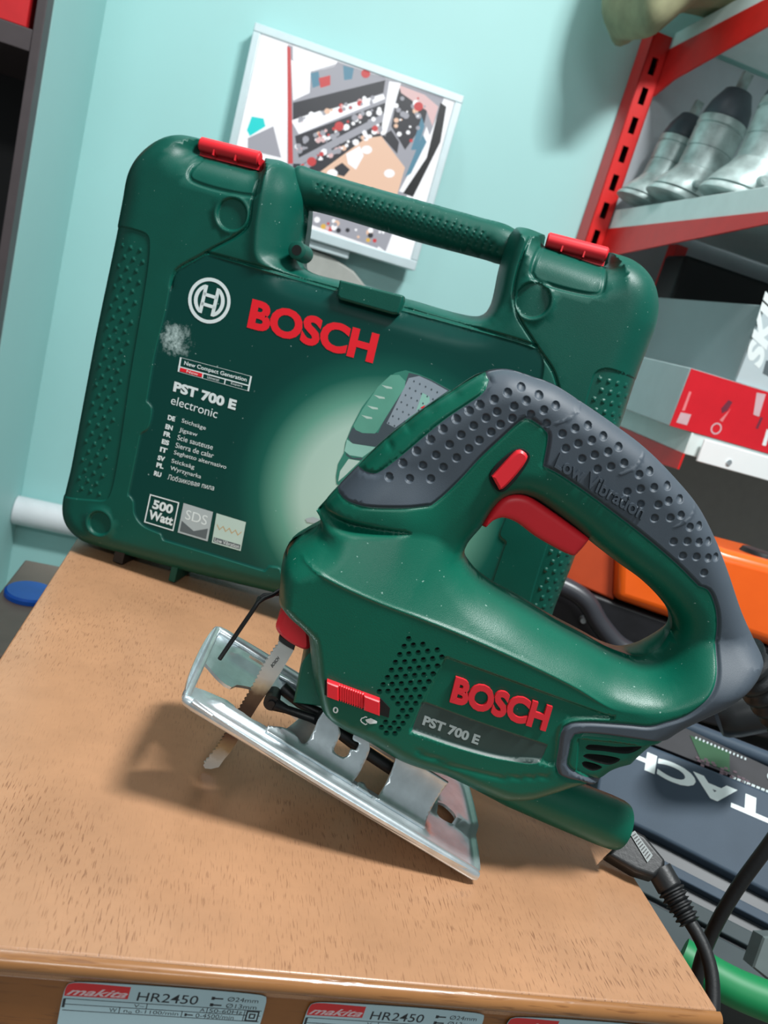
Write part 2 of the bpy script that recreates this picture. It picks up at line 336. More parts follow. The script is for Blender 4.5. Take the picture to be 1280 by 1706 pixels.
# ---- rating plate stickers on the table front
def plate(k, fr, ox, oy, rot, label):
    """a tool rating plate, 70 x 34 mm, laid out from its top left corner"""
    r = empty('rating_sticker', Frame(fr.world(ox, oy, .55), YR), label, 'sticker', 'rating stickers on the table front')
    r.rotation_euler = (Matrix(fr.matrix()).to_3x3() @ Matrix.Rotation(-rot, 3, 'Y')).to_euler()
    b = MB(); pl = curve([(0, -34, 1), (70, -34, 1), (70, -2.2), (69.6, -.6), (68, 0), (2.4, 0), (.8, -.7), (0, -2.6)], True, 1); b.prism(pl, 0, .25)
    b.build('plate', mat('sticker_pale_blue', (178, 206, 214), .35, vary=.03), r)
    K = mat('print_black', (40, 46, 52), .5, vary=.05); q = MB()
    q.prism(curve([(.05, -5.9, 1), (21.4, -5.6, 1), (21.6, -.2, 1), (2.4, -.1), (.8, -.7), (.1, -2.6)], True, 1), .26, .29, 0)
    text(q, 'makita', (.6, -5.4), (20.6, -5.2), (1.5, -2.2), .3, 1, bold=.02, shear=.35)
    text(q, 'HR2450', (24.4, -6.1), (45.6, -6.1), (24.6, -2.1), .28, 2, bold=.004)
    text(q, 'Ø24mm', (56, -3.6), (67.2, -3.6), (56, -1.6), .28, 2); text(q, 'Ø13mm', (56, -6.6), (67.2, -6.6), (56, -4.6), .28, 2)
    for y in (-2.7, -5.7): q.box(51, 54.4, y - .3, y + .3, .26, .28, 2); q.box(50.2, 51.4, y - .7, y + .7, .26, .28, 2)
    for y in (-7.1, -9.5, -12.2): q.box(.4, 69.4, y - .14, y + .14, .26, .28, 2)
    text(q, 'V~', (24, -9.1), (27.6, -9.1), (24, -7.6), .28, 2); q.box(28.3, 28.6, -9.5, -7.1, .26, .28, 2)
    text(q, 'W', (16, -11.8), (18.6, -11.8), (16, -10), .28, 2); q.box(19.3, 19.6, -12.2, -9.5, .26, .28, 2)
    text(q, 'n₀ 0-1100/min', (21, -11.9), (40, -11.9), (21, -10), .28, 2); q.box(41, 41.3, -12.2, -9.5, .26, .28, 2)
    text(q, '0-4500/min', (46.2, -11.9), (60, -11.9), (46.2, -10), .28, 2)
    q.box(42.6, 45.2, -11.2, -10.7, .26, .28, 2); q.box(42.2, 43, -11.6, -10.3, .26, .28, 2)
    text(q, 'A', (47.2, -9.1), (49, -9.1), (47.2, -7.5), .28, 2); q.box(49.6, 49.9, -9.5, -7.1, .26, .28, 2)
    text(q, '50-60Hz', (50.5, -9.2), (62.6, -9.2), (50.5, -7.5), .28, 2); q.box(63.2, 63.5, -12.2, -7.1, .26, .28, 2)
    for a, c in ((2.4, 2), (1.8, 3), (1.2, 2), (.6, 3)): q.box(66.4 - a, 66.4 + a, -9.7 - a, -9.7 + a, .26, .285 + (2.4 - a) * .01, c)
    q.box(.0, .9, -11, -7.1, .26, .29, 2)
    q.build('printing', [mat('sticker_red', (214, 48, 54), .35, vary=.04), mat('sticker_lettering', (226, 200, 204), .4, vary=.02), K, MATS['sticker_pale_blue']], r)
fF = Frame(fT.world(0, 0, .6), YR)
x0, y0 = fF.at(112, 1633); x1, y1 = fF.at(462, 1664); rot = -atan2(y1 - y0, x1 - x0)
plate(0, fF, x0, y0, rot, 'leftmost rating sticker reading HR2450 on the table front, whole width in view')
x0, y0 = fF.at(517, 1667); plate(1, fF, x0, y0, .012, 'middle rating sticker on the table front, lower part cut by the photo edge')
x0, y0 = fF.at(849, 1692); plate(2, fF, x0, y0, .012, 'rightmost rating sticker on the table front, only a red sliver showing')

# ================================================================== plastic carry case
fC = Frame(tab(180, 945), radians(-6), radians(2))
SIL = -22.
case_px = [(107, 845), (112, 880, -18), (130, 908, -12), (160, 925, -6), (200, 938, -4), (291, 963, -4), (445, 1001, -4), (600, 1040, -4), (760, 1078, -4), (850, 1094, -4), (895, 1088, -8), (918, 1055, -14), (926, 1020),
    (960, 935), (1000, 818), (1040, 706), (1066, 628), (1085, 578), (1099, 540), (1103, 500), (1095, 467), (1080, 445), (1059, 429), (1036, 420), (1017, 415, 'c'), (1012, 440, 'c'), (908, 404, 'c'), (911, 387, 'c'),
    (879, 375), (860, 374), (850, 384), (838, 412), (829, 440, -10), (813, 505, -10), (798, 520, -10), (670, 491, -10), (568, 462, -10), (500, 444, -10), (485, 432, -10), (484, 410, -8), (492, 360, -10), (494, 318, -10), (492, 288), (484, 272),
    (466, 262), (439, 257, 'c'), (433, 280, 'c'), (333, 253, 'c'), (338, 229, 'c'), (327, 224), (295, 219), (263, 229), (230, 257), (212, 289), (202, 338), (194, 380), (173, 492), (149, 620), (122, 765)]
cO = outline(fC, case_px, SIL)
def case_base(Q):
    d = dist(Q, cO); R = 20 + 6 * smooth01((Q[:, 1] - 150) / 100); t = np.clip(d / R, 0, 1)
    return -42 * (1 - np.maximum(0, 1 - (1 - t) ** 2.3) ** (1 / 2.3))
lab_px = [(293, 452, 'c'), (344, 424, 'c'), (445, 453), (563, 486), (670, 518), (860, 570), (893, 581, 'c'), (905, 600), (905, 620), (842, 863, 'c'), (833, 893), (843, 903, 'c'), (823, 962), (798, 1040, 'c'), (640, 1003), (470, 958), (466, 948), (449, 944, 'c'), (441, 952, 'c'), (344, 922), (271, 900, 'c'), (267, 890, 'c'), (236, 875), (224, 858), (221, 834), (213, 824, 'c'), (234, 722, 'c'), (246, 714), (252, 678), (244, 669, 'c'), (258, 588), (275, 520), (285, 470)]
labO = outline(fC, lab_px, 0)
gripL = outline(fC, [(180, 376, -20, 'c'), (232, 384, -4), (247, 392, -1), (249, 412), (218, 620), (184, 822), (176, 834), (150, 833, -3), (105, 820, -20, 'c'), (80, 815, -20, 'c'), (150, 370, -20, 'c')], 0)
gripR = outline(fC, [(1090, 642, -20, 'c'), (1062, 630, -8), (1010, 613), (992, 620), (984, 640), (935, 830), (880, 1020), (884, 1040), (930, 1052, -12), (990, 1060, -20, 'c')], 0)
padL = outline(fC, [(338, 247, -14, 'c'), (326, 264, -4), (315, 290), (319, 300), (420, 326), (431, 322), (436, 285, -8), (436, 275, -16, 'c')], -2)
padR = outline(fC, [(908, 404, -14, 'c'), (899, 415, -8), (886, 455), (890, 464), (985, 491), (1001, 488), (1010, 445, -10), (1013, 436, -14, 'c')], -2)
discs = [(386, 357, 25), (888, 500, 27), (165, 872, 21)]
gro = [outline(fC, [(285, 478), (287, 466), (293, 452), (344, 421), (412, 378), (420, 340), (426, 300)], -1, False, 1.5),
       outline(fC, [(344, 421), (445, 448), (563, 481)], 0, False, 1.5), outline(fC, [(670, 511), (800, 548), (893, 576)], 0, False, 1.5),
       outline(fC, [(884, 392), (866, 440), (856, 490), (860, 520), (893, 576), (922, 620), (932, 655)], -1, False, 1.5)]
ridge = [outline(fC, [(452, 278, -8), (440, 330, -2), (430, 390), (432, 430), (455, 446), (510, 460), (560, 474)], 0, False, 2), outline(fC, [(868, 392, -6), (850, 440), (838, 490), (820, 528), (790, 540), (690, 512)], 0, False, 2)]
capsq = [fC.at(495, 417, -20)]
def dims(fr, p0, p1, p2, nu, nv, w=0.):
    """staggered rows between the corner p0, the row end p1 and the column end p2 (picture points on the face)"""
    a, c, d = [np.array(fr.at(*p, w)) for p in (p0, p1, p2)]; out = []
    for j in range(nv):
        for i in range(nu):
            out.append(a + (c - a) * (i + (.5 if j % 2 else 0)) / nu + (d - a) * j / max(1, nv - 1))
    return np.array(out)
dimL = dims(fC, (201, 408), (248, 421), (128, 812), 3, 26); dimR = dims(fC, (1000, 632), (1062, 646), (893, 1010), 4, 25)
lo_ = lambda D, G: D[(dist(D, G) > 2.2) & inside(D, G)]
dimL = lo_(dimL, gripL); dimR = lo_(dimR, gripR)
dpts = np.concatenate([dimL, dimR])
def case_w(Q):
    w = case_base(Q)
    for i, r in enumerate(ridge): w += (3.2) * np.exp(-(dist(Q, r, False) / 4.5) ** 2) * smooth01((w + 34) / 16)
    for G in (gripL, gripR): w -= 1.2 * smooth01(sdist(Q, G) / 1.2 + .3)
    for P in (padL, padR):
        s = sdist(Q, P); w -= (2.4 * np.exp(-(s / 1.5) ** 2) + 1.5 * smooth01(s / 3)) * smooth01((w + 36) / 22)
    for x, y, r in discs:
        c = np.array(fC.at(x, y, 0)); R = r * .40; q = np.linalg.norm(Q - c, axis=1); w -= 2.0 * smooth01((R - q) / 1.6 + .5); w += .8 * np.exp(-((q - R - 1.5) / 1.2) ** 2)
    for g in gro: w -= 1.8 * np.exp(-(dist(Q, g, False) / .9) ** 2)
    for i in range(0, len(dpts)): 
        q = np.abs(Q - dpts[i]).max(1) < 2.2
        if q.any():
            e = np.linalg.norm(Q[q] - dpts[i], axis=1); w[q] += 1.0 * np.sqrt(np.maximum(0, 1 - (e / 1.45) ** 2))
    w -= 1.1 * smooth01(sdist(Q, labO) / 1.0 + .5)
    return w
ex = [offs(g, (-2, -1.2, -.6, .6, 1.2, 2)) for g in gro] + [offs(P, (-2.5, -1.2, 0, 1.2, 2.5), True) for P in (padL, padR)] + [offs(P, (-1.2, -.5, .5, 1.2), True) for P in (gripL, gripR)]
ex += [offs(r, (-6, -4, -2, 0, 2, 4, 6)) for r in ridge] + [offs(cO, (1, 2, 3.5, 5.5, 8, 11, 14), True), offs(labO, (-1.4, -.9, -.45, .45, .9, 1.4), True)]
for x, y, r in discs:
    c = fC.at(x, y, 0); ex += [circle(c, r * .40 + k, 30) for k in (-1.6, -.8, 0, .8, 1.6, 2.6)]
for c in dpts: ex += [circle(c, 2.2, 8), circle(c, 1.5, 10), circle(c, 1.0, 8, .2), circle(c, .5, 5, .3), np.array([c])]
V, T = triangulate([cO], [(labO, True)], ex, 4.0)
c = V[T].mean(1); isl = inside(c, labO)
wf = case_w(V); wb = -84 - case_base(V)
rc = empty('tool_case', fC, 'green plastic carry case with red latches standing behind the jigsaw', 'tool case')
shell('case_shell', V, T[~isl], wf, wb, CASEG, rc, grad=slopes(case_w, V))
# the printed label: dark green with a pale glow printed behind the picture of the tool
def label_mat():
    m = bpy.data.materials.new('label_print'); m.use_nodes = True; nt = m.node_tree; N = nt.nodes; L = nt.links; p = N['Principled BSDF']
    tc = N.new('ShaderNodeTexCoord'); vm = N.new('ShaderNodeVectorMath'); vm.operation = 'DISTANCE'; cx, cy = fC.at(628, 835); vm.inputs[1].default_value = (cx / 1000, 0, cy / 1000)
    mp = N.new('ShaderNodeVectorMath'); mp.operation = 'MULTIPLY'; mp.inputs[1].default_value = (1, 0, 1); L.new(tc.outputs['Object'], mp.inputs[0]); L.new(mp.outputs[0], vm.inputs[0])
    r = N.new('ShaderNodeValToRGB'); e = r.color_ramp.elements; e[0].position = .0; e[0].color = lin((196, 226, 212)); e[1].position = 1; e[1].color = lin((2, 64, 57))
    for q, cl in ((.48, (180, 214, 200)), (.62, (104, 166, 146)), (.76, (24, 98, 84)), (.9, (4, 70, 62))): k = e.new(q); k.color = lin(cl)
    mr = N.new('ShaderNodeMapRange'); mr.inputs[2].default_value = .112; L.new(vm.outputs['Value'], mr.inputs[0]); L.new(mr.outputs[0], r.inputs[0])
    # scuffed patch near the badge
    sx, sy = fC.at(290, 565); v2 = N.new('ShaderNodeVectorMath'); v2.operation = 'DISTANCE'; v2.inputs[1].default_value = (sx / 1000, 0, sy / 1000); L.new(mp.outputs[0], v2.inputs[0])
    m2 = N.new('ShaderNodeMapRange'); m2.inputs[1].default_value = .034; m2.inputs[2].default_value = .004; L.new(v2.outputs['Value'], m2.inputs[0])
    ns = N.new('ShaderNodeTexNoise'); ns.inputs['Scale'].default_value = 170; ns.inputs['Detail'].default_value = 10; ns.inputs['Roughness'].default_value = .82; L.new(tc.outputs['Object'], ns.inputs['Vector'])
    ad = N.new('ShaderNodeMath'); ad.operation = 'MULTIPLY'; L.new(m2.outputs[0], ad.inputs[0]); L.new(ns.outputs['Fac'], ad.inputs[1])
    r2 = N.new('ShaderNodeMapRange'); r2.inputs[1].default_value = .37; r2.inputs[2].default_value = .62; L.new(ad.outputs[0], r2.inputs[0])
    n3 = N.new('ShaderNodeTexNoise'); n3.inputs['Scale'].default_value = 330; L.new(tc.outputs['Object'], n3.inputs['Vector']); r3 = N.new('ShaderNodeMapRange'); r3.inputs[1].default_value = .76; r3.inputs[2].default_value = .8; r3.inputs[4].default_value = .5; L.new(n3.outputs['Fac'], r3.inputs[0])
    mxm = N.new('ShaderNodeMath'); mxm.operation = 'MAXIMUM'; L.new(r2.outputs[0], mxm.inputs[0]); L.new(r3.outputs[0], mxm.inputs[1])
    mx = N.new('ShaderNodeMix'); mx.data_type = 'RGBA'; L.new(mxm.outputs[0], mx.inputs[0]); L.new(r.outputs[0], mx.inputs[6]); mx.inputs[7].default_value = lin((200, 222, 220))
    L.new(mx.outputs[2], p.inputs['Base Color']); p.inputs['Roughness'].default_value = .34; p.inputs['Specular IOR Level'].default_value = .3; return m
lb = shell('label', V, T[isl], wf, wf - 2, label_mat(), rc); lb['label'] = 'dark printed label with white and red lettering'
LZ = -1.1
wl = MB()
fr_text(wl, fC, 'BOSCH', (411, 546), (621, 606), (421, 497), LZ + .25, m=1, bold=.045)
cx, cy = fC.at(349, 501, LZ); lu = np.array(fC.at(383, 510, LZ)) - (cx, cy); R0 = float(np.linalg.norm(lu)); la = 0.0
def ringpoly(mb, c, r0, r1, w, m, n=40):
    A = [(c[0] + r1 * cos(2 * pi * i / n), c[1] + r1 * sin(2 * pi * i / n), w) for i in range(n)]; B = [(c[0] + r0 * cos(2 * pi * i / n), c[1] + r0 * sin(2 * pi * i / n), w) for i in range(n)]
    mb.add(A + B, [(i, (i + 1) % n, n + (i + 1) % n, n + i) for i in range(n)], m)
ringpoly(wl, (cx, cy), R0 * .86, R0 * 1.02, LZ + .25, 0)
for sg in (-1, 1):
    arc = [(cx + sg * R0 * .74 * cos(a), cy + R0 * .74 * sin(a)) for a in np.linspace(-1.05, 1.05, 14)]
    arci = [(cx + sg * R0 * .56 * cos(a), cy + R0 * .60 * sin(a)) for a in np.linspace(-.9, .9, 14)]
    wl.add([(p[0], p[1], LZ + .25) for p in arc + arci], [(i, i + 1, 14 + i + 1, 14 + i) for i in range(13)], 0)
    wl.box(cx + sg * R0 * .30 - R0 * .08, cx + sg * R0 * .30 + R0 * .08, cy - R0 * .64, cy + R0 * .64, LZ, LZ + .25, 0)
for sg in (-1, 1): wl.box(cx - R0 * .34, cx + R0 * .34, cy + sg * R0 * .22 - R0 * .075, cy + sg * R0 * .22 + R0 * .075, LZ, LZ + .25, 0)
def quad(mb, fr, P, w, m, z=None): mb.add([(*fr.at(*p, w), w) for p in P], [(0, 1, 2, 3)], m)
def frame_quad(mb, fr, P, k, w, m):
    c = np.mean(P, 0); A = [fr.at(*p, w) for p in P]
    A = np.array(A); n = len(A); ce = A.mean(0); e = [(A[i] - ce) for i in range(4)]; B = [ce + q - np.sign(np.dot(q, q)) * q / np.linalg.norm(q) * k * 1.41 for q in e]
    mb.add([(p[0], p[1], w) for p in A] + [(p[0], p[1], w) for p in B], [(i, (i + 1) % 4, 4 + (i + 1) % 4, 4 + i) for i in range(4)], m)
bx = [(300, 595), (420, 627), (415, 652), (296, 619)]; frame_quad(wl, fC, bx, .9, LZ + .25, 0)
lerp = lambda a, c, t: (a[0] + (c[0] - a[0]) * t, a[1] + (c[1] - a[1]) * t)
bq = lambda P, s, t: lerp(lerp(P[0], P[1], s), lerp(P[3], P[2], s), t)
wl.add([(*fC.at(*bq(bx, s, t), LZ), LZ + .27) for s, t in ((.0, .60), (1, .60), (1, .68), (0, .68))], [(0, 1, 2, 3)], 0)
quad(wl, fC, [bq(bx, .03, .68), bq(bx, .345, .68), bq(bx, .345, .93), bq(bx, .03, .93)], LZ + .28, 1)
for s in (.345, .655): quad(wl, fC, [bq(bx, s - .008, .6), bq(bx, s + .008, .6), bq(bx, s + .008, .97), bq(bx, s - .008, .97)], LZ + .3, 0)
fr_text(wl, fC, 'New Compact Generation', bq(bx, .07, .52), bq(bx, .94, .52), bq(bx, .07, .16), LZ + .3, m=0, bold=.015)
for s, tx in ((.12, 'New'), (.41, 'Universal'), (.74, 'Expert')): fr_text(wl, fC, tx, bq(bx, s, .9), bq(bx, s + .16, .9), bq(bx, s, .72), LZ + .3, m=0)
fr_text(wl, fC, 'PST 700 E', (288, 652), (392, 684), (291, 635), LZ + .25, m=0, bold=.05)
fr_text(wl, fC, 'electronic', (284, 673), (361, 697), (287, 659), LZ + .25, m=0)
for a, t, p, q in (('DE', 'Stichsäge', (279, 699), (342, 719)), ('EN', 'Jigsaw', (275, 714), (328, 730)), ('FR', 'Scie sauteuse', (272, 726), (354, 750)), ('ES', 'Sierra de calar', (269, 739), (355, 764)), ('IT', 'Seghetto alternativo', (266, 752), (376, 784)), ('SV', 'Sticksåg', (262, 766), (323, 784)), ('PL', 'Wyrzynarka', (260, 778), (334, 800)), ('RU', 'Лобзиковая пила', (256, 792), (356, 818))):
    fr_text(wl, fC, a, p, (p[0] + 12, p[1] + 3.5), (p[0] + 1.6, p[1] - 8), LZ + .25, m=0, bold=.05)
    s0 = (p[0] + 23, p[1] + 6.5); fr_text(wl, fC, t, s0, (q[0], q[1] - .6), (s0[0] + 1.8, s0[1] - 8.5), LZ + .25, m=0)
b5 = [(250, 823), (299, 837), (289, 885), (240, 870)]; frame_quad(wl, fC, b5, .9, LZ + .25, 0)
fr_text(wl, fC, '500', bq(b5, .16, .46), bq(b5, .84, .46), bq(b5, .16, .14), LZ + .25, m=0, bold=.04); fr_text(wl, fC, 'Watt', bq(b5, .1, .84), bq(b5, .92, .84), bq(b5, .1, .52), LZ + .25, m=0, bold=.04)
b6 = [(306, 838), (355, 853), (346, 902), (296, 887)]; quad(wl, fC, b6, LZ + .22, 2)
wl.add([(*fC.at(*bq(b6, s, t), LZ), LZ + .26) for s, t in ((.06, .58), (.5, .80), (.94, .58), (.94, .94), (.06, .94))], [(0, 1, 2, 3, 4)], 3)
fr_text(wl, fC, 'SDS', bq(b6, .14, .5), bq(b6, .86, .5), bq(b6, .14, .18), LZ + .26, m=0)
b7 = [(361, 855), (410, 870), (401, 918), (353, 904)]; quad(wl, fC, b7, LZ + .22, 4)
zz = [bq(b7, .08 + i * .105, .36 + (.14 if i % 2 else 0)) for i in range(9)]
P = [fC.at(*z, LZ) for z in zz]; wl.add([(p[0], p[1] + d, LZ + .27) for d in (.5, -.5) for p in P], [(i, i + 1, 9 + i + 1, 9 + i) for i in range(8)], 5)
quad(wl, fC, [bq(b7, .04, .80), bq(b7, .96, .80), bq(b7, .96, .96), bq(b7, .04, .96)], LZ + .25, 3); fr_text(wl, fC, 'Low Vibration', bq(b7, .08, .94), bq(b7, .92, .94), bq(b7, .08, .81), LZ + .28, m=0)
# printed picture of the tool, partly covered by the real one
z = lambda x, y: (560 + x / 5.686, 600 + y / 5.686)
def pic(P, w, m): wl.add([(*fC.at(*z(*p), LZ), LZ + w) for p in P], [tuple(range(len(P)))], m)
pic([(5, 1170), (0, 1100), (20, 980), (75, 880), (90, 780), (150, 630), (250, 440), (360, 300), (480, 180), (560, 120), (660, 95), (780, 130), (900, 180), (1080, 280), (1300, 480), (1300, 900), (800, 1300), (200, 1300)], .22, 6)
pic([(115, 730), (155, 640), (400, 690), (430, 620), (660, 210), (690, 120), (780, 140), (900, 185), (1080, 285), (700, 540), (380, 820), (150, 790)], .25, 7)
pic([(690, 170), (790, 150), (900, 200), (1060, 290), (700, 540), (560, 640), (480, 600)], .27, 8)
pic([(165, 620), (250, 470), (400, 250), (520, 140), (600, 140), (660, 200), (650, 260), (400, 660), (370, 695), (250, 690), (185, 660)], .29, 9)
pic([(105, 750), (160, 790), (380, 825), (250, 920), (130, 900), (80, 860)], .29, 10)
pic([(90, 880), (160, 925), (260, 925), (240, 945), (150, 935), (100, 900)], .30, 7)
pic([(120, 935), (230, 955), (80, 1100), (20, 1150), (40, 1050)], .30, 4)
pic([(820, 310), (885, 345), (890, 400), (760, 480)], .30, 10); pic([(800, 450), (845, 425), (840, 440), (820, 458)], .32, 1)
for x, y in ((440, 240), (370, 335), (305, 435), (250, 525)): pic([(x - 10, y - 6), (x + 90, y + 16), (x + 95, y + 32), (x + 40, y + 28)], .32, 4)
wl.add([(*fC.at(*p, LZ), LZ + .28) for p in ((509, 864), (522, 861), (536, 866), (534, 873), (512, 870))], [(0, 1, 2, 3, 4)], 2)
for i in range(8):
    for j in range(5):
        x, y = 740 - i * 40 + j * 55, 200 + i * 66 + j * 26
        if y < 610 - (x - 640) * .75 and x > 480: pic([(x - 9, y), (x, y - 12), (x + 9, y), (x, y + 12)], .33, 7)
mb_l = wl.build('label_printing', [WHITEP, REDP, GREYP, DGREYP, PALEP, mat('print_ochre', (196, 168, 120), .5), mat('print_mid_green', (52, 130, 112), .5), mat('print_slate', (70, 84, 92), .5), mat('print_mid_grey', (150, 164, 176), .5), mat('print_sage', (96, 166, 146), .5), mat('print_mint', (148, 202, 188), .5)], lb)
# handle with pimples
hp = [(470, 300, -30), (500, 276, -40), (520, 282, -40), (600, 306, -40), (700, 334, -40), (800, 362, -40), (850, 377, -40), (875, 395, -30), (870, 440, -30), (830, 440, -40), (811, 434, -40), (702, 405, -40), (637, 385, -40), (521, 352, -40), (490, 345, -30)]
hO = outline(fC, hp, -40)
def dimh():
    out = []
    for i in range(24):
        for j in range(4):
            x = 528 + i * 12.0 + j * 8.5; y = 308 + i * 3.45 + j * 9.6
            out.append(fC.at(x, y, -26))
    return np.array(out)
dh = dimh(); dh = dh[(dist(dh, hO) > 2.5) & inside(dh, hO)]
V, T = triangulate([hO], [], [np.concatenate([circle(c, 1.5, 8), circle(c, .8, 6, .3), [c]]) for c in dh] + [offs(hO, (.8, 1.8, 3.2), True)], 3.2)
d = dist(V, hO); t = np.clip(d / 14, 0, 1); hz = 14 * np.maximum(0, 1 - (1 - t) ** 2) ** .5
for c in dh: hz -= .8 * np.maximum(0, 1 - (np.linalg.norm(V - c, axis=1) / 1.5) ** 2)
shell('handle', V, T, -40 + hz, -40 - hz, CASEG, rc)
# red latches, pin knuckles, centre catch, feet
for (xa, ya), (xb, yb) in (((334, 240), (434, 265)), ((911, 399), (1012, 425))):
    l = MB(); A = np.array(fC.at(xa, ya, -20)); B = np.array(fC.at(xb, yb, -20)); D = (B - A) / np.linalg.norm(B - A)
    l.tube([(*(A + D * k), -20) for k in (0, .8, 1)] + [(*(B - D * k), -20) for k in (1, .8, 0)], [3.8, 4.5, 4.8, 4.8, 4.5, 3.8], 18)
    Nn = np.array([-D[1], D[0]])
    for k in (.28, .64):
        p = A + (B - A) * k; l.box(p[0] - .5, p[0] + .5, p[1] - 5.6, p[1] - 1, -22, -15.6)
    l.prism([A + Nn * 1, B + Nn * 1, B - Nn * 7, A - Nn * 7], -30, -22); l.build('latch', RED, rc, smooth=True)['label'] = 'red latch'
b = MB(); ct = [fC.at(*p, 2) for p in ((566, 466), (672, 492), (672, 500), (664, 523), (655, 524), (566, 499), (561, 492))]
b.prism(ct, -8, 2.6, inset=1.2, rise=1.2); b.build('centre_catch', CASEG, rc, bevel=.6)
b = MB(); c = fC.at(495, 417, -6); b.tube([(*c, -26), (*c, -6), (*c, -5.4)], [6, 6, 5], 20); b.tube([(*c, -7), (*c, -5.2)], [3.4, 3.4], 16, 1); b.build('hinge_boss', [CASEG, HOLE], rc, smooth=True)
for x in (185, 285, 780):
    u, _ = fC.at(x, 950, -10); b = MB(); b.box(u, u + (5 if x == 285 else 8), 1.7, 18, -40, -9); b.build('foot', BLACK if x != 285 else CASEG, rc, bevel=.6)

# ================================================================== jigsaw
pS = tab(790, 1472); yS = radians(5.4)
fS = Frame(pS, yS); fS = Frame(pS - fS.N * .037, yS)
fS.p = fS.p + EZ * .0008
rs = empty('jigsaw', fS, 'green electric jigsaw with dark rubber grip and red trigger tilted on its steel shoe', 'jigsaw')
body_px = [(551, 824), (592, 781), (635, 738), (679, 702), (715, 675), (753, 651), (800, 622), (835, 614), (861, 618), (887, 627), (917, 637), (974, 672, 3), (1028, 709, 4), (1079, 747, 6), (1127, 794, 8), (1169, 844, 9), (1197, 897, 9), (1218, 951, 9), (1241, 1019, 9), (1262, 1068, 9), (1268, 1090, 9), (1256, 1112, 10), (1241, 1133, 12), (1203, 1168, 14), (1165, 1192, 16), (1132, 1213, 18), (1112, 1226, 18), (1087, 1241, 18), (1066, 1259, 18), (1052, 1272, 18), (1022, 1286, 20), (1000, 1301, 20),
    (962, 1314, 22), (925, 1326, 22), (880, 1338, 22), (832, 1338, 22), (804, 1328, 22), (768, 1313, 22), (734, 1297, 22), (691, 1285, 22), (656, 1271, 22), (617, 1248, 22), (587, 1230, 22), (566, 1217, 22), (548, 1203, 22, 'c'), (540, 1187, 18), (532, 1167, 14), (523, 1129, 12), (518, 1097, 10), (516, 1066, 8), (513, 1036, 6, 'c'), (500, 1022, 6), (487, 1011, 6), (476, 999, 6), (466, 985, 6, 'c'), (469, 955, 4), (472, 926, 3), (482, 908, 2), (506, 889), (534, 872, 'c'), (534, 862), (527, 850, 'c')]
hole_px = [(801, 873, 'c'), (778, 901), (773, 918), (783, 936), (799, 954), (822, 971), (858, 991), (900, 1016), (925, 1031), (978, 1059), (1007, 1075), (1037, 1087), (1058, 1093), (1078, 1091), (1096, 1081), (1111, 1063), (1119, 1045), (1119, 1028), (1112, 1013), (1095, 991), (1066, 963), (1037, 942), (1010, 922), (982, 900), (950, 872), (915, 846), (884, 826), (860, 820), (838, 825), (822, 840)]
bO = outline(fS, body_px); hO2 = outline(fS, hole_px)
gx = 17
rub_px = [(548, 818, gx, 'c'), (520, 800, 0), (570, 755, 0), (630, 715, 0), (700, 660, 0), (790, 600, 0), (840, 590, 0), (900, 600, 0), (985, 640, 0), (1060, 700, 0), (1130, 765, 0), (1190, 830, 0), (1225, 890, 0), (1250, 960, 0), (1275, 1030, 0), (1300, 1080, 0), (1290, 1130, 0), (1220, 1195, 0), (1150, 1235, 0), (1122, 1226, 8, 'c'),
    (1100, 1220, 20), (1030, 1219, 28), (970, 1217, 30), (956, 1219, 30), (950, 1228, 30), (946, 1250, 30), (943, 1268, 30), (955, 1280, 30), (974, 1290, 30), (1006, 1297, 24), (1015, 1325, 0, 'c'), (985, 1325, 0, 'c'), (974, 1299, 28), (942, 1291, 30), (929, 1284, 30), (925, 1272, 30), (928, 1250, 30), (933, 1216, 30), (938, 1206, 30), (949, 1200, 30), (974, 1198, 30), (1039, 1198, 28), (1076, 1197, 26), (1098, 1187, 24), (1127, 1168, 20), (1158, 1139, 18), (1180, 1107), (1192, 1073), (1196, 1038), (1192, 1008), (1180, 983), (1165, 977, gx, 'c'), (1127, 939), (1073, 893), (1020, 852), (967, 813), (925, 786), (906, 777, gx, 'c'), (913, 722), (906, 714), (887, 700), (876, 697), (866, 703), (835, 731), (802, 762), (770, 797), (737, 828), (719, 841, gx, 'c'), (671, 843), (606, 840), (573, 833), (557, 825)]
rO = outline(fS, rub_px, gx)
strip_px = [(585, 778, 4), (620, 735, 0), (700, 665, 0), (795, 605, 0), (812, 616, 6), (816, 634, 12), (811, 648, 14), (803, 657, 14), (740, 700, 14), (671, 757, 14), (640, 781, 14), (628, 788, 14), (608, 788, 14), (594, 783, 10)]
sO = outline(fS, strip_px, 12)
pan_px = [(743, 1094, 'c'), (804, 1116), (911, 1155), (1023, 1195, 'c'), (952, 1198), (935, 1206), (930, 1220), (921, 1273), (897, 1267), (840, 1263), (768, 1245), (684, 1217, 'c'), (714, 1150)]
pO = outline(fS, pan_px, 32)
name_px = [(703, 1167, 'c'), (804, 1204), (912, 1240, 'c'), (898, 1266), (840, 1262), (768, 1244), (686, 1216, 'c')]
nO = outline(fS, name_px, 31)
vent_px = [(962, 1224, 'c'), (1030, 1226, 26), (1100, 1227, 18), (1130, 1240, 0), (1080, 1290, 0), (1012, 1300, 16), (978, 1290), (957, 1278, 'c')]
vO = outline(fS, vent_px, 29)
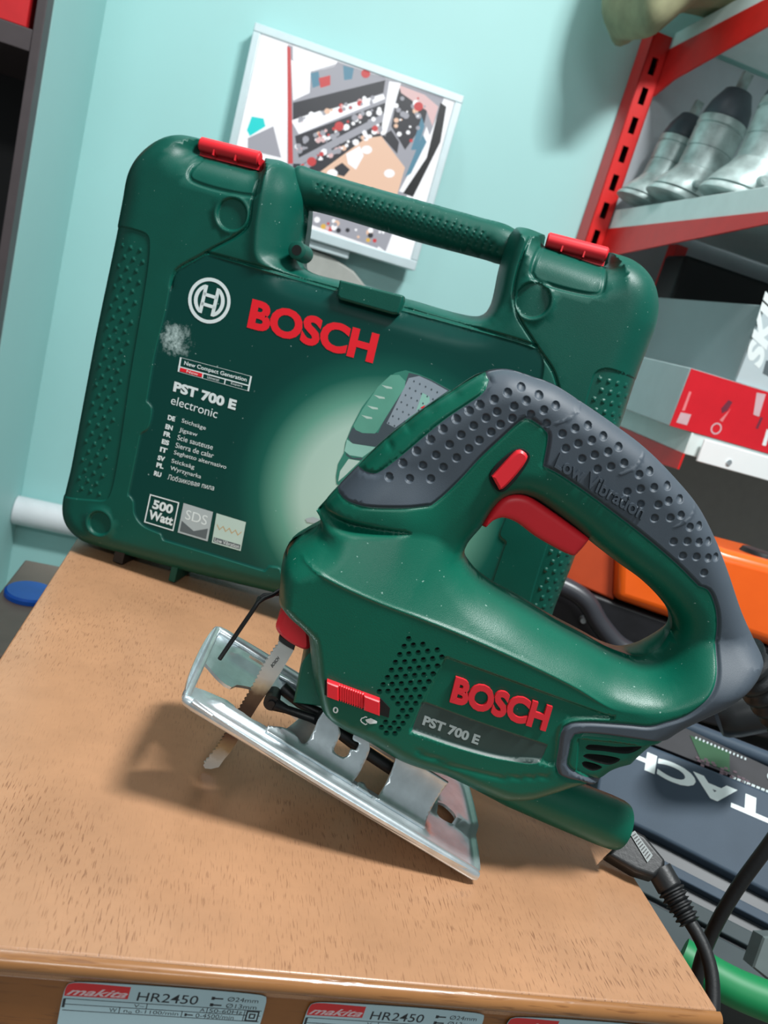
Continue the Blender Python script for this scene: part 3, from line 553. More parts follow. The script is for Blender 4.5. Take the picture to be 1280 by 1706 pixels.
slots = [outline(fS, P, 28, True, 1.2) for P in ([(972, 1238), (976, 1234), (1024, 1237), (1066, 1238), (1046, 1248), (1000, 1244), (974, 1241)], [(968, 1252), (973, 1249), (1030, 1258), (1015, 1267), (975, 1257)], [(966, 1263), (971, 1261), (1000, 1271), (985, 1277), (968, 1269)], [(1066, 1250, 18), (1083, 1240, 16), (1076, 1249, 16)], [(1040, 1262, 20), (1056, 1262, 18), (1044, 1267, 18)])]
hp_ = [(833, 315), (805, 363), (862, 355), (922, 350), (777, 415), (834, 410), (893, 402), (952, 393), (1012, 385), (750, 463), (808, 460), (868, 456), (925, 447), (983, 440), (1040, 430), (725, 512), (782, 508), (840, 504), (897, 498), (955, 492), (1012, 486), (700, 558), (756, 556), (813, 551), (870, 545), (928, 541), (985, 535), (673, 603), (729, 600), (787, 597), (845, 592), (902, 588), (958, 583), (649, 646), (703, 644), (760, 641), (818, 638), (874, 634), (930, 630), (734, 686), (790, 685), (847, 683), (903, 679), (765, 723), (820, 720), (877, 720), (794, 765), (848, 762), (768, 805), (823, 803), (688, 838), (742, 842), (797, 845), (662, 870), (716, 874), (770, 880), (693, 906), (746, 909)]
vh = [np.array(fS.at(460 + x / 3.765, 980 + y / 3.765, 32.5)) for x, y in hp_]
A_c = outline(fS, [(440, 880, 22), (533, 864, 22), (600, 884, 22), (680, 892, 22), (735, 905, 20), (775, 945, 18), (800, 970, 18), (860, 1000, 18), (925, 1040, 18), (980, 1066, 18), (1040, 1093, 18), (1085, 1098, 18), (1125, 1082, 18), (1160, 1070, 18), (1300, 1060, 18)], 18, False)
B_c = outline(fS, [(440, 915, 30), (476, 925, 30), (506, 941, 32), (567, 975, 33), (630, 1003, 33), (699, 1029, 33), (760, 1053, 33), (830, 1083, 33), (900, 1115, 33), (960, 1145, 33), (1020, 1176, 30), (1070, 1182, 28), (1110, 1170, 24), (1180, 1150, 22), (1300, 1150, 20)], 33, False)
def below(Q, L): return np.interp(Q[:, 0], L[:, 0], L[:, 1]) > Q[:, 1]
gd_px = []
zg = lambda x, y: (540 + x / 3.0476, 590 + y / 3.0476)
for x, y in [(330, 620), (433, 628), (540, 630), (400, 553), (500, 563), (604, 572), (470, 492), (567, 510), (671, 524), (541, 434), (635, 457), (733, 478), (604, 381), (694, 408), (786, 435), (672, 330), (757, 362), (846, 394), (737, 289), (820, 322), (893, 355), (791, 258), (875, 291), (953, 324), (863, 230), (962, 264), (1046, 305), (932, 196), (1026, 235), (1126, 350), (1006, 170), (1114, 283), (1095, 210), (1178, 262)]: gd_px.append(zg(x, y))
zr = lambda x, y: (860 + x / 2.624, 600 + y / 2.624)
for x, y in [(199, 320), (256, 297), (316, 287), (214, 384), (268, 363), (328, 349), (383, 333), (285, 429), (340, 412), (399, 399), (450, 380), (411, 463), (469, 448), (352, 474), (482, 573), (540, 560), (535, 498), (586, 486), (600, 555), (666, 552), (540, 627), (617, 629), (664, 614), (721, 610), (601, 688), (670, 686), (718, 676), (757, 728), (804, 727), (684, 790), (744, 789), (797, 794), (846, 796), (724, 852), (784, 856), (838, 863), (879, 866), (817, 926)]: gd_px.append(zr(x, y))
gd = np.array([fS.at(x, y, 16.5) for x, y in gd_px])
cres = outline(fS, [(520, 849, 10), (560, 871, 18), (620, 886, 22), (684, 893, 24)], 22, False)
bars = [outline(fS, P, 16, False) for P in ([zr(180, 272), zr(240, 250), zr(300, 198)], [zr(455, 495), zr(520, 465), zr(570, 415)], [zr(700, 720), zr(760, 690), zr(805, 645)])]
arch = outline(fS, [(696, 1249), (770, 1278), (840, 1292), (911, 1290)], 31, False)
notch = [np.array(fS.at(x, y, 4)) for x, y in ((648, 738), (681, 708), (717, 679), (756, 655))]
def body_T(Q):
    dA = dist(Q, A_c, False); dB = dist(Q, B_c, False); bA = below(Q, A_c); bB = below(Q, B_c)
    t = np.where(~bA, 0, np.where(bB, 1, dA / (dA + dB + 1e-6)))
    rt_ = smooth01((Q[:, 0] - 16) / 30); t = (1 - rt_) * t + rt_ * smooth01(t) ** .85
    u0 = fS.at(745, 900, 20)[0]; col = smooth01((u0 - Q[:, 0]) / 22)                   # the front column is thicker than the grip
    top = 17 + 5 * col * smooth01((fS.at(700, 800, 18)[1] - Q[:, 1]) / 25 + .2)
    return top + (33 - top) * t
def body_base(Q):
    d = np.minimum(dist(Q, bO), dist(Q, hO2)); T = body_T(Q); R = np.clip(T * .8, 12, 15); lo = smooth01((80 - Q[:, 1]) / 25); fr = smooth01((-60 - Q[:, 0]) / 30) * smooth01((128 - Q[:, 1]) / 20); R = R * (1 - lo) + 14 * lo; R = R * (1 - fr) + 8 * fr
    t = np.clip(d / R, 0, 1); return np.maximum(.5, T * np.maximum(0, 1 - (1 - t) ** 2.2) ** (1 / 2.2))
def dents(w, Q, C, r, dep):
    for c in C:
        q = np.abs(Q - c).max(1) < r + .3
        if q.any(): e = np.linalg.norm(Q[q] - c, axis=1); w[q] -= dep * np.sqrt(np.maximum(0, 1 - (e / r) ** 2))
def body_w(Q, detail=True, vents=True):
    w = body_base(Q)
    db = np.minimum(np.where(w > 3, dist(Q, rO), 9), np.where(w > 3, dist(Q, sO), 9))
    w -= .8 * np.exp(-(db / .6) ** 2)
    w -= 1.5 * smooth01(sdist(Q, pO) / 1.8 + .5) + .35 * smooth01(sdist(Q, nO) / .7 + .5)
    w += .45 * np.exp(-(dist(Q, B_c, False) / .8) ** 2) * smooth01((40 - Q[:, 0]) / 25) * smooth01((w - 18) / 8)
    x = np.interp(Q[:, 0], cres[:, 0], np.linspace(1, 0, len(cres))) ; w -= 9 * x ** .8 * np.exp(-(dist(Q, cres, False) / (.6 + 2.4 * x)) ** 2) * smooth01((w - 1) / 6)
    w -= .5 * np.exp(-(dist(Q, arch, False) / 1.2) ** 2)
    for q in notch: w -= 1.6 * np.exp(-(np.linalg.norm(Q - q, axis=1) / 1.6) ** 2) * smooth01(w / 4)
    if detail:
        dents(w, Q, gd, 1.6, 1.15)
        for b_ in bars: w += .35 * np.exp(-(dist(Q, b_, False) / .6) ** 2)
        w -= 1.5 * smooth01(sdist(Q, vO) / .8 + .5) * (w > 4)
        for s_ in slots: w -= 5 * smooth01(sdist(Q, s_) / 1.6)
        if vents: dents(w, Q, vh, 1.35, 3.0)
    return w
ex = [offs(rO, (-1.8, -1, -.5, .5, 1, 1.8), True), offs(sO, (-1, -.5, .5, 1), True), offs(pO, (-1.6, -1, -.4, .4, 1, 1.6), True), offs(nO, (-.6, .6), True), offs(cres, (-4, -2.6, -1.5, -.7, 0, .7, 1.5, 2.6, 4)), offs(A_c, (-1.5, 0, 1.5)), offs(B_c, (-1.6, -.8, -.4, 0, .4, .8, 1.6)), offs(vO, (-.8, .8), True)]
ex += [offs(bO, (.5, 1.1, 2, 3, 4.5, 6.2, 8.4, 11), True), offs(bO, (-.5, -1.1, -2, -3, -4.5, -6.2, -8.4, -11), True), offs(hO2, (.5, 1.1, 2, 3, 4.5, 6.2, 8.4, 11), True), offs(hO2, (-.5, -1.1, -2, -3, -4.5, -6.2, -8.4, -11), True)]
ex += [offs(b_, (-1.2, -.6, 0, .6, 1.2)) for b_ in bars] + [offs(s_, (-.6, -1.4, .6, 1.4), True) for s_ in slots]
for c in gd: ex += [circle(c, 2.2, 14), circle(c, 1.62, 16), circle(c, 1.35, 14), circle(c, .8, 9, .2), np.array([c])]
for c in vh: ex += [circle(c, 1.35, 10), np.array([c]), circle(c, .8, 6)]
V, T = triangulate([bO, hO2], [(rO, True), (sO, True), (nO, True), (vO, True)] + [(s_, True) for s_ in slots] + [(circle(c, .98, 10), True) for c in vh], ex, 2.1, .3)
c = V[T].mean(1); iS = inside(c, sO); iR = inside(c, rO) & ~iS; iV = inside(c, vO) & ~iR; iN = inside(c, nO) & ~iR; iB = ~(iS | iR | iV | iN)
dark = np.zeros(len(T), int)
for q in vh: dark[np.linalg.norm(c - q, axis=1) < .98] = 1
for s_ in slots: dark[inside(c, s_)] = 1
w = body_w(V); GR = slopes(lambda Q: body_w(Q, True, False), V)
def grip_e(Q): return .7 * smooth01((np.minimum(dist(Q, rO), dist(Q, sO)) - .3) / 1.2) * smooth01((body_base(Q) - 1.5) / 3)
GE = slopes(grip_e, V)
def part(name, sel, off, mats, lab=None, sharp=60):
    e = grip_e(V) if off else 0
    o = shell(name, V, T[sel], w + e, -(w + e), mats, rs, dark[sel], sharp, grad=(GR[0] + GE[0], GR[1] + GE[1]) if off else GR)
    if lab: o['label'] = lab
    return o
part('body', iB, 0, [GREEN, HOLE]); part('grip', iR, .7, [RUBBER, HOLE], 'dark grey dimpled rubber grip'); part('top_strip', iS, .7, [GREEN, HOLE])
part('vent_grille', iV, 0, [GREEN, HOLE]); part('name_band', iN, 0, [mat('name_band_grey', (50, 70, 66), .45, vary=.04), HOLE], 'grey green band reading PST 700 E')
sf = lambda uv: body_w(uv, False)
b = MB(); text(b, 'BOSCH', fS.at(749, 1170, 33), fS.at(909, 1219, 33), fS.at(760, 1127, 33), .6, 0, bold=.045, depth=1.4, surf=lambda uv: np.full(len(uv), 31.2)); b.build('raised_lettering', REDB, rs, bevel=.15)['label'] = 'raised red lettering'
b = MB(); text(b, 'PST 700 E', fS.at(703, 1207, 31), fS.at(796, 1241, 31), fS.at(708, 1191, 31), .15, 0, bold=.045, surf=sf)
text(b, '0', fS.at(554, 1184, 32), fS.at(563, 1187, 32), fS.at(556, 1174, 32), .3, 1, bold=.02, surf=sf)
zs = lambda x, y: fS.at(460 + x / 3.765, 980 + y / 3.765, 32)
P = np.array([zs(*p) for p in ((560, 815), (595, 805), (635, 825), (632, 838), (590, 842), (570, 832))]); ww = sf(P) + .3; b.add([(p[0], p[1], k) for p, k in zip(P, ww)], [tuple(range(6))], 1)
cl = curve([zs(*p) for p in ((572, 800), (560, 797), (550, 803), (538, 806), (532, 818), (538, 830), (550, 838), (562, 846), (572, 840))], False, .6)
b.grid([[(p[0], p[1], k) for p, k in zip(q_, sf(q_) + .3)] for q_ in (offs(cl, (-.28,)), offs(cl, (.28,)))], 1)
b.build('printed_marks', [mat('mark_grey', (168, 182, 182), .45, vary=.02), WHITEP], rs)
b = MB(); text(b, 'Low Vibration', fS.at(922, 777, 17), fS.at(1067, 865, 17), fS.at(932, 753, 17), .5, 0, bold=.02, depth=1.3, surf=lambda uv: body_w(uv, False)); b.build('moulded_lettering', RUBBER, rs, bevel=.1)
# trigger, lock button, slider
tp = outline(fS, [(801, 872, 3, 'c'), (823, 842, 6), (840, 828, 8), (858, 823, 8), (878, 826, 8), (900, 839, 8), (935, 863, 8), (984, 898, 8, 'c'), (975, 910, 8), (966, 920, 8), (958, 927, 8), (948, 925, 8), (935, 919, 8), (893, 895, 8), (862, 872, 8), (848, 865, 7), (835, 862, 6), (820, 865, 4), (807, 875, 3)], 6, True, 1)
V2, T2 = triangulate([tp], [], [offs(tp, (-.5, -1.2, -2.2, -3.4, .5, 1.2, 2.2, 3.4), True)], 1.8, .3); d = dist(V2, tp); t = np.clip(d / 3.2, 0, 1); hh = 6.2 + 3.6 * np.maximum(0, 1 - (1 - t) ** 2) ** .5
shell('trigger', V2, T2, hh, -hh, RED, rs)['label'] = 'red trigger'
def pad(name, px, w0, w1, m, inset, lab=None, **k):
    b = MB(); b.prism(outline(fS, px, w1, True, 1.2), w0, w1, inset=inset, rise=inset); o = b.build(name, m, rs, smooth=True, sharp=35, **k)
    if lab: o['label'] = lab
    return o
pad('lock_recess_shade', [(816, 793), (858, 750), (872, 748), (884, 760), (842, 818), (832, 820)], 10, 18.6, HOLE, .3)  # black pad put in for the shade around the button
pad('lock_button', [(821, 795, 'c'), (863, 752), (869, 751), (880, 761), (839, 815), (833, 817, 'c')], 14, 21.5, RED, 1.0, 'red lock button')
pad('slider_recess_shade', [(541, 1132, 'c'), (635, 1164, 'c'), (650, 1180, 'c'), (648, 1196, 'c'), (630, 1190, 'c'), (541, 1158, 'c')], 22, 33.35, HOLE, .1)  # black pad put in for the shade around the slider
b = MB(); P0, P1, Q0 = [np.array(fS.at(*p, 35.5)) for p in ((545, 1135), (633, 1167), (545, 1160))]
for a0, a1, top in ((0, .22, 36.6), (.22, .70, 35), (.70, 1, 36.6)):
    b.prism([P0 + (P1 - P0) * a0, P0 + (P1 - P0) * a1, P0 + (P1 - P0) * a1 + (Q0 - P0), P0 + (P1 - P0) * a0 + (Q0 - P0)], 28, top, inset=.6, rise=.6)
for i in range(10):
    a = .25 + i * .044; b.prism([P0 + (P1 - P0) * a, P0 + (P1 - P0) * (a + .022), P0 + (P1 - P0) * (a + .022) + (Q0 - P0), P0 + (P1 - P0) * a + (Q0 - P0)], 30, 35.6)
b.build('dust_slider', RED, rs)['label'] = 'red ribbed slider switch'
# dust port
b = MB(); p0 = np.array(fS.at(776, 1272, 0)); p1 = np.array(fS.at(1034, 1376, 0)); dd = p1 - p0
b.tube([(*(p0 + dd * t), 0) for t in (0, .3, .6, .9, .97, 1, 1.0, .9)], [9, 11.6, 12.4, 12.8, 12.5, 11.8, 10, 9.8], 32, caps=True); b.build('dust_port', GREEN, rs, smooth=True)
# inner guard behind the blade
pad('blade_guard', [(518, 1086, 12), (503, 1105, 12), (495, 1142, 12), (489, 1170, 12, 'c'), (536, 1176, 12, 'c'), (545, 1120, 12), (530, 1080, 12)], -14, 13, GREEN, .8)
# blade clamp, blade, roller, wire guard
b = MB(); cp = outline(fS, [(482, 1008, 7), (498, 1016, 7), (515, 1033, 7, 'c'), (517, 1079, 7), (510, 1084, 7), (492, 1078, 7), (466, 1059, 7), (459, 1046, 7), (464, 1031, 7)], 7, True, 1.2)
b.prism(cp, -8, 8, inset=2, rise=2.5); b.build('blade_clamp', RED, rs, smooth=True, sharp=30)['label'] = 'red blade clamp'
pad('blade_socket', [(466, 1058, 3, 'c'), (492, 1074, 3, 'c'), (490, 1084, 3, 'c'), (474, 1075, 3), (464, 1066, 3)], -4, 3, BLACK, .4)
bl = [(492, 1076), (488, 1086), (470, 1116), (452, 1144), (433, 1171), (412, 1205), (394, 1237), (383, 1254), (374, 1264), (365, 1277), (352, 1280), (342, 1279), (339, 1274)]
te = [(341, 1270), (359, 1247), (372, 1228), (398, 1182), (420, 1145), (442, 1103), (462, 1074), (470, 1064)]
te_uv = curve([fS.at(*p, 0) for p in te], False, 1.05); teeth = []
for i, p in enumerate(te_uv):
    t = te_uv[min(i + 1, len(te_uv) - 1)] - te_uv[max(i - 1, 0)]; t /= np.linalg.norm(t) + 1e-9; nn = np.array([-t[1], t[0]])
    teeth.append(p + nn * (.55 if i % 2 else -.35))
bm_ = bpy.data.materials.new('blade_steel'); bm_.use_nodes = True; nt = bm_.node_tree; N_ = nt.nodes; p = N_['Principled BSDF']; tc = N_.new('ShaderNodeTexCoord'); sx = N_.new('ShaderNodeSeparateXYZ'); nt.links.new(tc.outputs['Object'], sx.inputs[0])
z0_ = fS.at(345, 1285)[1] / 1000; z1_ = fS.at(490, 1080)[1] / 1000
mr = N_.new('ShaderNodeMapRange'); mr.inputs[1].default_value = z0_; mr.inputs[2].default_value = z1_; nt.links.new(sx.outputs[2], mr.inputs[0])
ns = N_.new('ShaderNodeTexNoise'); ns.inputs['Scale'].default_value = 160; nt.links.new(tc.outputs['Object'], ns.inputs[0]); ad = N_.new('ShaderNodeMath'); ad.operation = 'MULTIPLY_ADD'; ad.inputs[1].default_value = .10; nt.links.new(ns.outputs[0], ad.inputs[0]); nt.links.new(mr.outputs[0], ad.inputs[2])
cr = N_.new('ShaderNodeValToRGB'); e = cr.color_ramp.elements; e[0].position = 0; e[0].color = lin((224, 224, 222)); e[1].position = 1; e[1].color = lin((196, 196, 192))
for q, cl in ((.16, (222, 218, 208)), (.24, (176, 150, 112)), (.34, (110, 84, 66)), (.46, (58, 46, 42)), (.58, (70, 56, 48)), (.68, (104, 88, 72)), (.74, (206, 194, 166)), (.80, (216, 214, 208))): k = e.new(q); k.color = lin(cl)
nt.links.new(ad.outputs[0], cr.inputs[0]); nt.links.new(cr.outputs[0], p.inputs['Base Color']); p.inputs['Metallic'].default_value = .35; p.inputs['Roughness'].default_value = .42
b = MB(); P = [fS.at(*q, 0) for q in bl] + [tuple(q) for q in teeth]; b.prism(P, -.6, .6); ob = b.build('blade', bm_, rs)
V0 = ob.data.vertices
b = MB(); fr_text(b, fS, 'BOSCH', (454, 1113), (466, 1098), (451, 1108), .75, m=0, bold=.03); b.build('blade_marking', BLACK, ob)
b = MB(); cx_, cy_ = fS.at(453, 1170, 5)
ring = [(cx_ + 3.6 * cos(a), cy_ + 3.6 * sin(a)) for a in np.linspace(0, 2 * pi, 25)[:-1]]; b.prism(ring, -4, 4, inset=.6, rise=.6)
b.tube([(cx_ + 3.0, cy_ + 3.4, -5), (*fS.at(500, 1172, -3), -3), (*fS.at(535, 1188, 0), 0), (*fS.at(552, 1203, 0), 0)], [3.2, 2.4, 2.2, 2.2], 12)
b.tube([(cx_ + 1.5, cy_ - .5, 5.2), (*fS.at(478, 1182, 5), 5), (*fS.at(520, 1196, 5), 5), (*fS.at(556, 1212, 6), 6)], [3.2, 2.0, 2.2, 3], 12)
b.tube([(cx_, cy_, -5), (cx_, cy_, 7)], 1.7, 16); b.tube([(cx_, cy_, 3), (cx_, cy_, 6)], 3.9, 20); b.build('guide_roller', BLACK, rs, smooth=True)
b = MB(); b.tube([(*fS.at(366, 1098, 5), 5), (*fS.at(400, 1048, 5), 5), (*fS.at(424, 1013, 5), 5), (*fS.at(430, 1004, 4), 4), (*fS.at(440, 997, 2), 2), (*fS.at(455, 991, -2), -2), (*fS.at(464, 985, -4), -4), (*fS.at(475, 980, -6), -6)], 1.05, 10)
b.tube([(*fS.at(432, 997, -5), -5), (*fS.at(440, 991, -6), -6), (*fS.at(462, 990, -8), -8), (*fS.at(478, 990, -8), -8)], .9, 10); b.tube([(*fS.at(428, 1006, 3), 3), (*fS.at(432, 996, -5), -5)], .95, 10); b.build('wire_guard', BLACK, rs, smooth=True)
# steel shoe: s runs from its front to its rear, h is height over its sole
Fr = np.array(fS.at(297, 1172, 37)); Re = np.array([0., 0.]); SL = float(np.linalg.norm(Re - Fr)); sd = (Re - Fr) / SL; sn = np.array([-sd[1], sd[0]])
if sn[1] < 0: sn = -sn
def sp(s, h, w): p = Fr + sd * s + sn * h; return (p[0], p[1], w)
def sat(x, y, w): q = np.array(fS.at(x, y, w)) - Fr; return float(q @ sd), float(q @ sn)
b = MB()
oL = curve([(0, -34, ), (3, -37), (SL - 3, -37), (SL, -34), (SL, 34), (SL - 2, 37), (3, 37), (0, 34)], True, 3)
def plate_at(x, y, h=3.5):
    n3 = fS.U * sn[0] + fS.V * sn[1]; o3 = fS.world(*sp(0, h, 0)[:2], 0); d = ray(x, y); q = CAM + d * (((o3 - CAM) @ n3) / (d @ n3)) - fS.p
    u, v, w_ = q @ fS.U * 1000, q @ fS.V * 1000, q @ fS.N * 1000; return (float((np.array((u, v)) - Fr) @ sd), float(w_))
cut1 = curve([(*plate_at(*p), 'c' in p) if False else plate_at(*p[:2]) + ((1,) if len(p) > 2 else ()) for p in ((338, 1096, 1), (350, 1108), (362, 1122), (378, 1137), (388, 1142), (397, 1138), (410, 1140), (425, 1144), (470, 1168, 1), (500, 1195, 1), (470, 1214), (440, 1209), (420, 1202), (404, 1190), (392, 1172), (380, 1163), (366, 1157), (343, 1147), (322, 1140), (315, 1136, 1))], True, 2.5)
cut2 = curve([(72, -21, 1), (72, 22, 1), (124, 22, 1), (124, -21, 1)], True, 4); cut3 = curve([(137, 2), (140, 7), (148, 6), (148, 2), (142, -1)], True, 1.5)
slotf = curve([(22, -29, 1), (22, -26, 1), (36, -26, 1), (36, -29, 1)], True, 2)
Vp, Tp = triangulate([oL, cut1, cut2, cut3, slotf], [], [offs(oL, (.8, 1.6, 2.6, 4, 6), True), offs(oL, (-.8, -1.6, -2.6, -4, -6), True)] + [np.array([(s_, w_) for s_ in np.arange(4, SL - 2, 3) for w_ in (-30, -28, -26, -24, -22, 22, 23.5, 25, 26.5, 28, 30)])], 4.5)
de = dist(Vp, oL); ph = 2.4 + 2.6 * np.exp(-(de / 1.8) ** 2)
ph += 2.2 * smooth01((Vp[:, 1] - 22) / 1.5) * smooth01((28.5 - Vp[:, 1]) / 1.5) * smooth01((Vp[:, 0] - 10) / 6) * smooth01((132 - Vp[:, 0]) / 5)
ph += 2.0 * smooth01((-20 - Vp[:, 1]) / 2) * smooth01((Vp[:, 1] + 32) / 2) * smooth01((Vp[:, 0] - 10) / 6) * smooth01((60 - Vp[:, 0]) / 5)
ph += 3.0 * smooth01((Vp[:, 0] - 134) / 1.5) * smooth01((6 - Vp[:, 1]) / 1.5)
k = 0; nV = len(Vp); VV = [sp(s_, h_, w_) for (s_, w_), h_ in zip(Vp, ph)] + [sp(s_, h_ - 1.5, w_) for (s_, w_), h_ in zip(Vp, ph)]
FF = [tuple(int(i) for i in f) for f in Tp] + [tuple(int(i) + nV for i in f[::-1]) for f in Tp]; ed = {}
for f in Tp:
    for i in range(3): ed[(int(f[i]), int(f[(i + 1) % 3]))] = 1
FF += [(q, a, a + nV, q + nV) for a, q in ed if (q, a) not in ed]; b.add(VV, FF)
b.build('shoe', STEEL, rs, smooth=True, sharp=45)['label'] = 'zinc plated steel shoe'
b = MB()
b.tube([sp(s_, 2.9, 36.2) for s_ in (.5, 2, 6, 40, 90, 140, SL - 3, SL - .5)], [1.4, 2.4, 2.9, 2.9, 2.9, 2.9, 2.9, 2], 16)
b.tube([sp(s_, 2.9, -36.2) for s_ in (.5, 2, 6, 40, 90, 140, SL - 3, SL - .5)], [1.4, 2.4, 2.9, 2.9, 2.9, 2.9, 2.9, 2], 16)
b.tube([sp(1.2, 3.4, w_) for w_ in (-36, -34, 0, 34, 36)], [1.6, 2, 2, 2, 1.6], 12)
b.box(0, 0, 0, 0, 0, 0); b.v = b.v[:-8]; b.f = b.f[:-6]; b.m = b.m[:-6]
b.prism([fS.at(*q, 38.5) for q in ((317, 1171), (322, 1167), (356, 1190), (353, 1196))], 36, 39.4, inset=.5, rise=.5); b.build('rolled_edge', STEEL, rs, smooth=True)
# the curved saddle that clasps the body
b = MB(); S0, S1 = sat(440, 1222, 27)[0], sat(733, 1330, 20)[0]; NS, NA = 130, 30; arcp = []
for a in np.linspace(0, 1, NA + 1): arcp.append((27.5 - 11.5 * sin(a * pi / 2) ** .9, 4.3 + 20.5 * (1 - cos(a * pi / 2)) ** .85))
wins = [np.array(P_, float) for P_ in ([(380, 1120), (432, 1208), (470, 1212), (487, 1219), (496, 1230), (502, 1238), (508, 1239), (514, 1234), (519, 1224), (525, 1211), (530, 1200), (545, 1150)],
    [(566, 1205), (568, 1222), (561, 1238), (556, 1250), (562, 1257), (573, 1261), (580, 1256), (584, 1247), (592, 1249), (598, 1238), (587, 1231), (600, 1205)],
    [(618, 1230), (616, 1248), (610, 1264), (598, 1288), (585, 1312), (590, 1319), (597, 1303), (606, 1305), (612, 1317), (616, 1337), (622, 1339), (632, 1324), (645, 1302), (656, 1274), (660, 1250)])]
LA = 30.; gs = np.linspace(0, 1, 241); ga = np.linspace(0, 1, 101); ap = np.array(arcp)
aw = lambda a: np.interp(a, np.linspace(0, 1, NA + 1), ap[:, 0]); ah = lambda a: np.interp(a, np.linspace(0, 1, NA + 1), ap[:, 1])
GP = np.array([[project(fS.world(*sp(S0 + (S1 - S0) * q, ah(a), aw(a)))) for a in ga] for q in gs])
def unwrap(x, y):
    d = (GP[..., 0] - x) ** 2 + (GP[..., 1] - y) ** 2; i, j = np.unravel_index(np.argmin(d), d.shape); a = ga[j]; return ((S1 - S0) * gs[i] - (3 if i == 0 else 0), LA * (1.12 if j == 100 else a))
wl_ = [curve([unwrap(*p) for p in W_], True, .8) for W_ in wins]
w0 = [unwrap(*p) for p in wins[0][1:-1]]; wl_[0] = curve([(-5, 36, 1), (-5, w0[0][1], 1)] + [(*p,) for p in w0] + [(w0[-1][0], 36, 1)], True, .8)
ol = np.array([(0, 0), (S1 - S0, 0), (S1 - S0, LA), (0, LA)], float); ol = curve([(*p, 1) for p in ol], True, 1.5)
Vs, Ts = triangulate([ol], [(W_, True) for W_ in wl_], [], 1.6, .3); cs_ = Vs[Ts].mean(1); kp = np.ones(len(Ts), bool)
for W_ in wl_: kp &= ~inside(cs_, W_)
for sg in (1, -1): b.add([sp(S0 + q[0], float(ah(q[1] / LA)), sg * float(aw(q[1] / LA))) for q in Vs], [tuple(int(i) for i in f) for f in Ts[kp]])
b.build('saddle', STEEL, rs, smooth=True, solid=1.3, sharp=45)
b = MB(); b.tube([(*fS.at(530, 1192, 8), 8), (*fS.at(600, 1246, 8), 8), (*fS.at(672, 1294, 8), 8)], 3.0, 10); b.build('bevel_lever', BLACK, rs, smooth=True)
# cord boot and cord
b = MB(); pa = np.array(fS.at(1236, 1092, 2)); pb = np.array(fS.at(1290, 1182, 2)); L_ = np.linalg.norm(pb - pa); path = []; rad = []
for i in range(44):
    t = i / 43; path.append((*(pa + (pb - pa) * t * 1.6), 0)); rad.append(10.5 - 4.5 * t + (1.0 if (i % 6) < 3 else -.6))
b.tube(path, rad, 24); b.build('cord_boot', BLACK, rs, smooth=True, sharp=60)
e = path[-1]; b = MB()
cpts = curve([(e[0], e[1])] + [fS.at(x, y, -14) for x, y in ((1345, 1310), (1290, 1395), (1232, 1475), (1196, 1535), (1172, 1590), (1160, 1640), (1160, 1720))], False, 4)
b.tube([(p[0], p[1], -14 * min(1, i / 8)) for i, p in enumerate(cpts)], 3.7, 14); b.build('power_cord', BLACK, rs, smooth=True)

# ================================================================== flat plug at the table edge
fP = Frame(tab(1075, 1470) + EZ * .0086, radians(-14), radians(48))
rp = empty('power_plug', fP, 'flat black plug with ribbed strain relief lying at the right table edge', 'plug')
b = MB(); b.prism([fP.at(*q, 6) for q in ((1012, 1423), (1057, 1381), (1076, 1391), (1110, 1432), (1109, 1447), (1092, 1462), (1060, 1452))], -6, 6, inset=1.5, rise=1.5); b.build('plug_body', BLACK, rp, bevel=.8)
b = MB(); q0 = [(1050, 1389), (1058, 1384), (1088, 1425), (1079, 1437)]; b.prism([fP.at(*q, 6.5) for q in q0], 5, 6.6); ob = b.build('rating_plate', mat('plate_dull_grey', (112, 118, 118), .4, .3), rp)
b = MB(); bp4 = [q0[0], q0[1], q0[2], q0[3]]
for i in range(9): t = .08 + i * .1; b.prism([fP.at(*bq(q0, s_, tt), 6.6) for s_, tt in ((.15, t), (.85, t), (.85, t + .045), (.15, t + .045))], 6.6, 6.7)
b.build('plate_lettering', BLACK, ob)
b = MB(); p0 = np.array(fP.at(1098, 1448, 0)); p1 = np.array(fP.at(1150, 1538, 0)); path = []; rad = []
for i in range(40):
    t = i / 39; path.append((*(p0 + (p1 - p0) * t), 0)); rad.append(6.4 if t < .38 else (6.3 - 2.2 * (t - .4) + (.6 if int(t * 22) % 2 else -.9)))
b.tube(path, rad, 16); b.build('strain_relief', BLACK, rp, smooth=True, sharp=60)
b = MB(); c3 = curve([fP.at(*q, 0) for q in ((1146, 1530), (1160, 1552), (1176, 1585), (1186, 1620), (1189, 1660), (1186, 1730), (1180, 1800))], False, 4); b.tube([(p[0], p[1], -.012 * i * i) for i, p in enumerate(c3)], 3.3, 14); b.build('cable', BLACK, rp, smooth=True)

# ================================================================== monitor on the wall
fM = Frame(CAM + ray(570, 240) * 1.33, radians(10.5))
mt = [fM.at(*q) for q in ((425, 38), (775, 160), (690, 451))]
u0, u1 = mt[0][0], (mt[1][0] + mt[2][0]) / 2; v1, v0 = (mt[0][1] + mt[1][1]) / 2, mt[2][1]
rm = empty('monitor', fM, 'silver framed monitor on the wall showing a shop camera picture', 'monitor')
SIL_ = mat('monitor_silver', (206, 222, 226), .35, .15, vary=.03); bz = 13
b = MB(); b.box(u0, u1, v0, v1, -34, -3); b.build('monitor_back', SIL_, rm, bevel=3)
b = MB(); rec = lambda a, c, d, e: [(a, d), (c, d), (c, e), (a, e)]
for q in (rec(u0, u1, v1 - bz, v1), rec(u0, u1, v0, v0 + bz + 4), rec(u0, u0 + bz, v0 + bz + 4, v1 - bz), rec(u1 - bz, u1, v0 + bz + 4, v1 - bz)): b.prism(q, -4, 3)
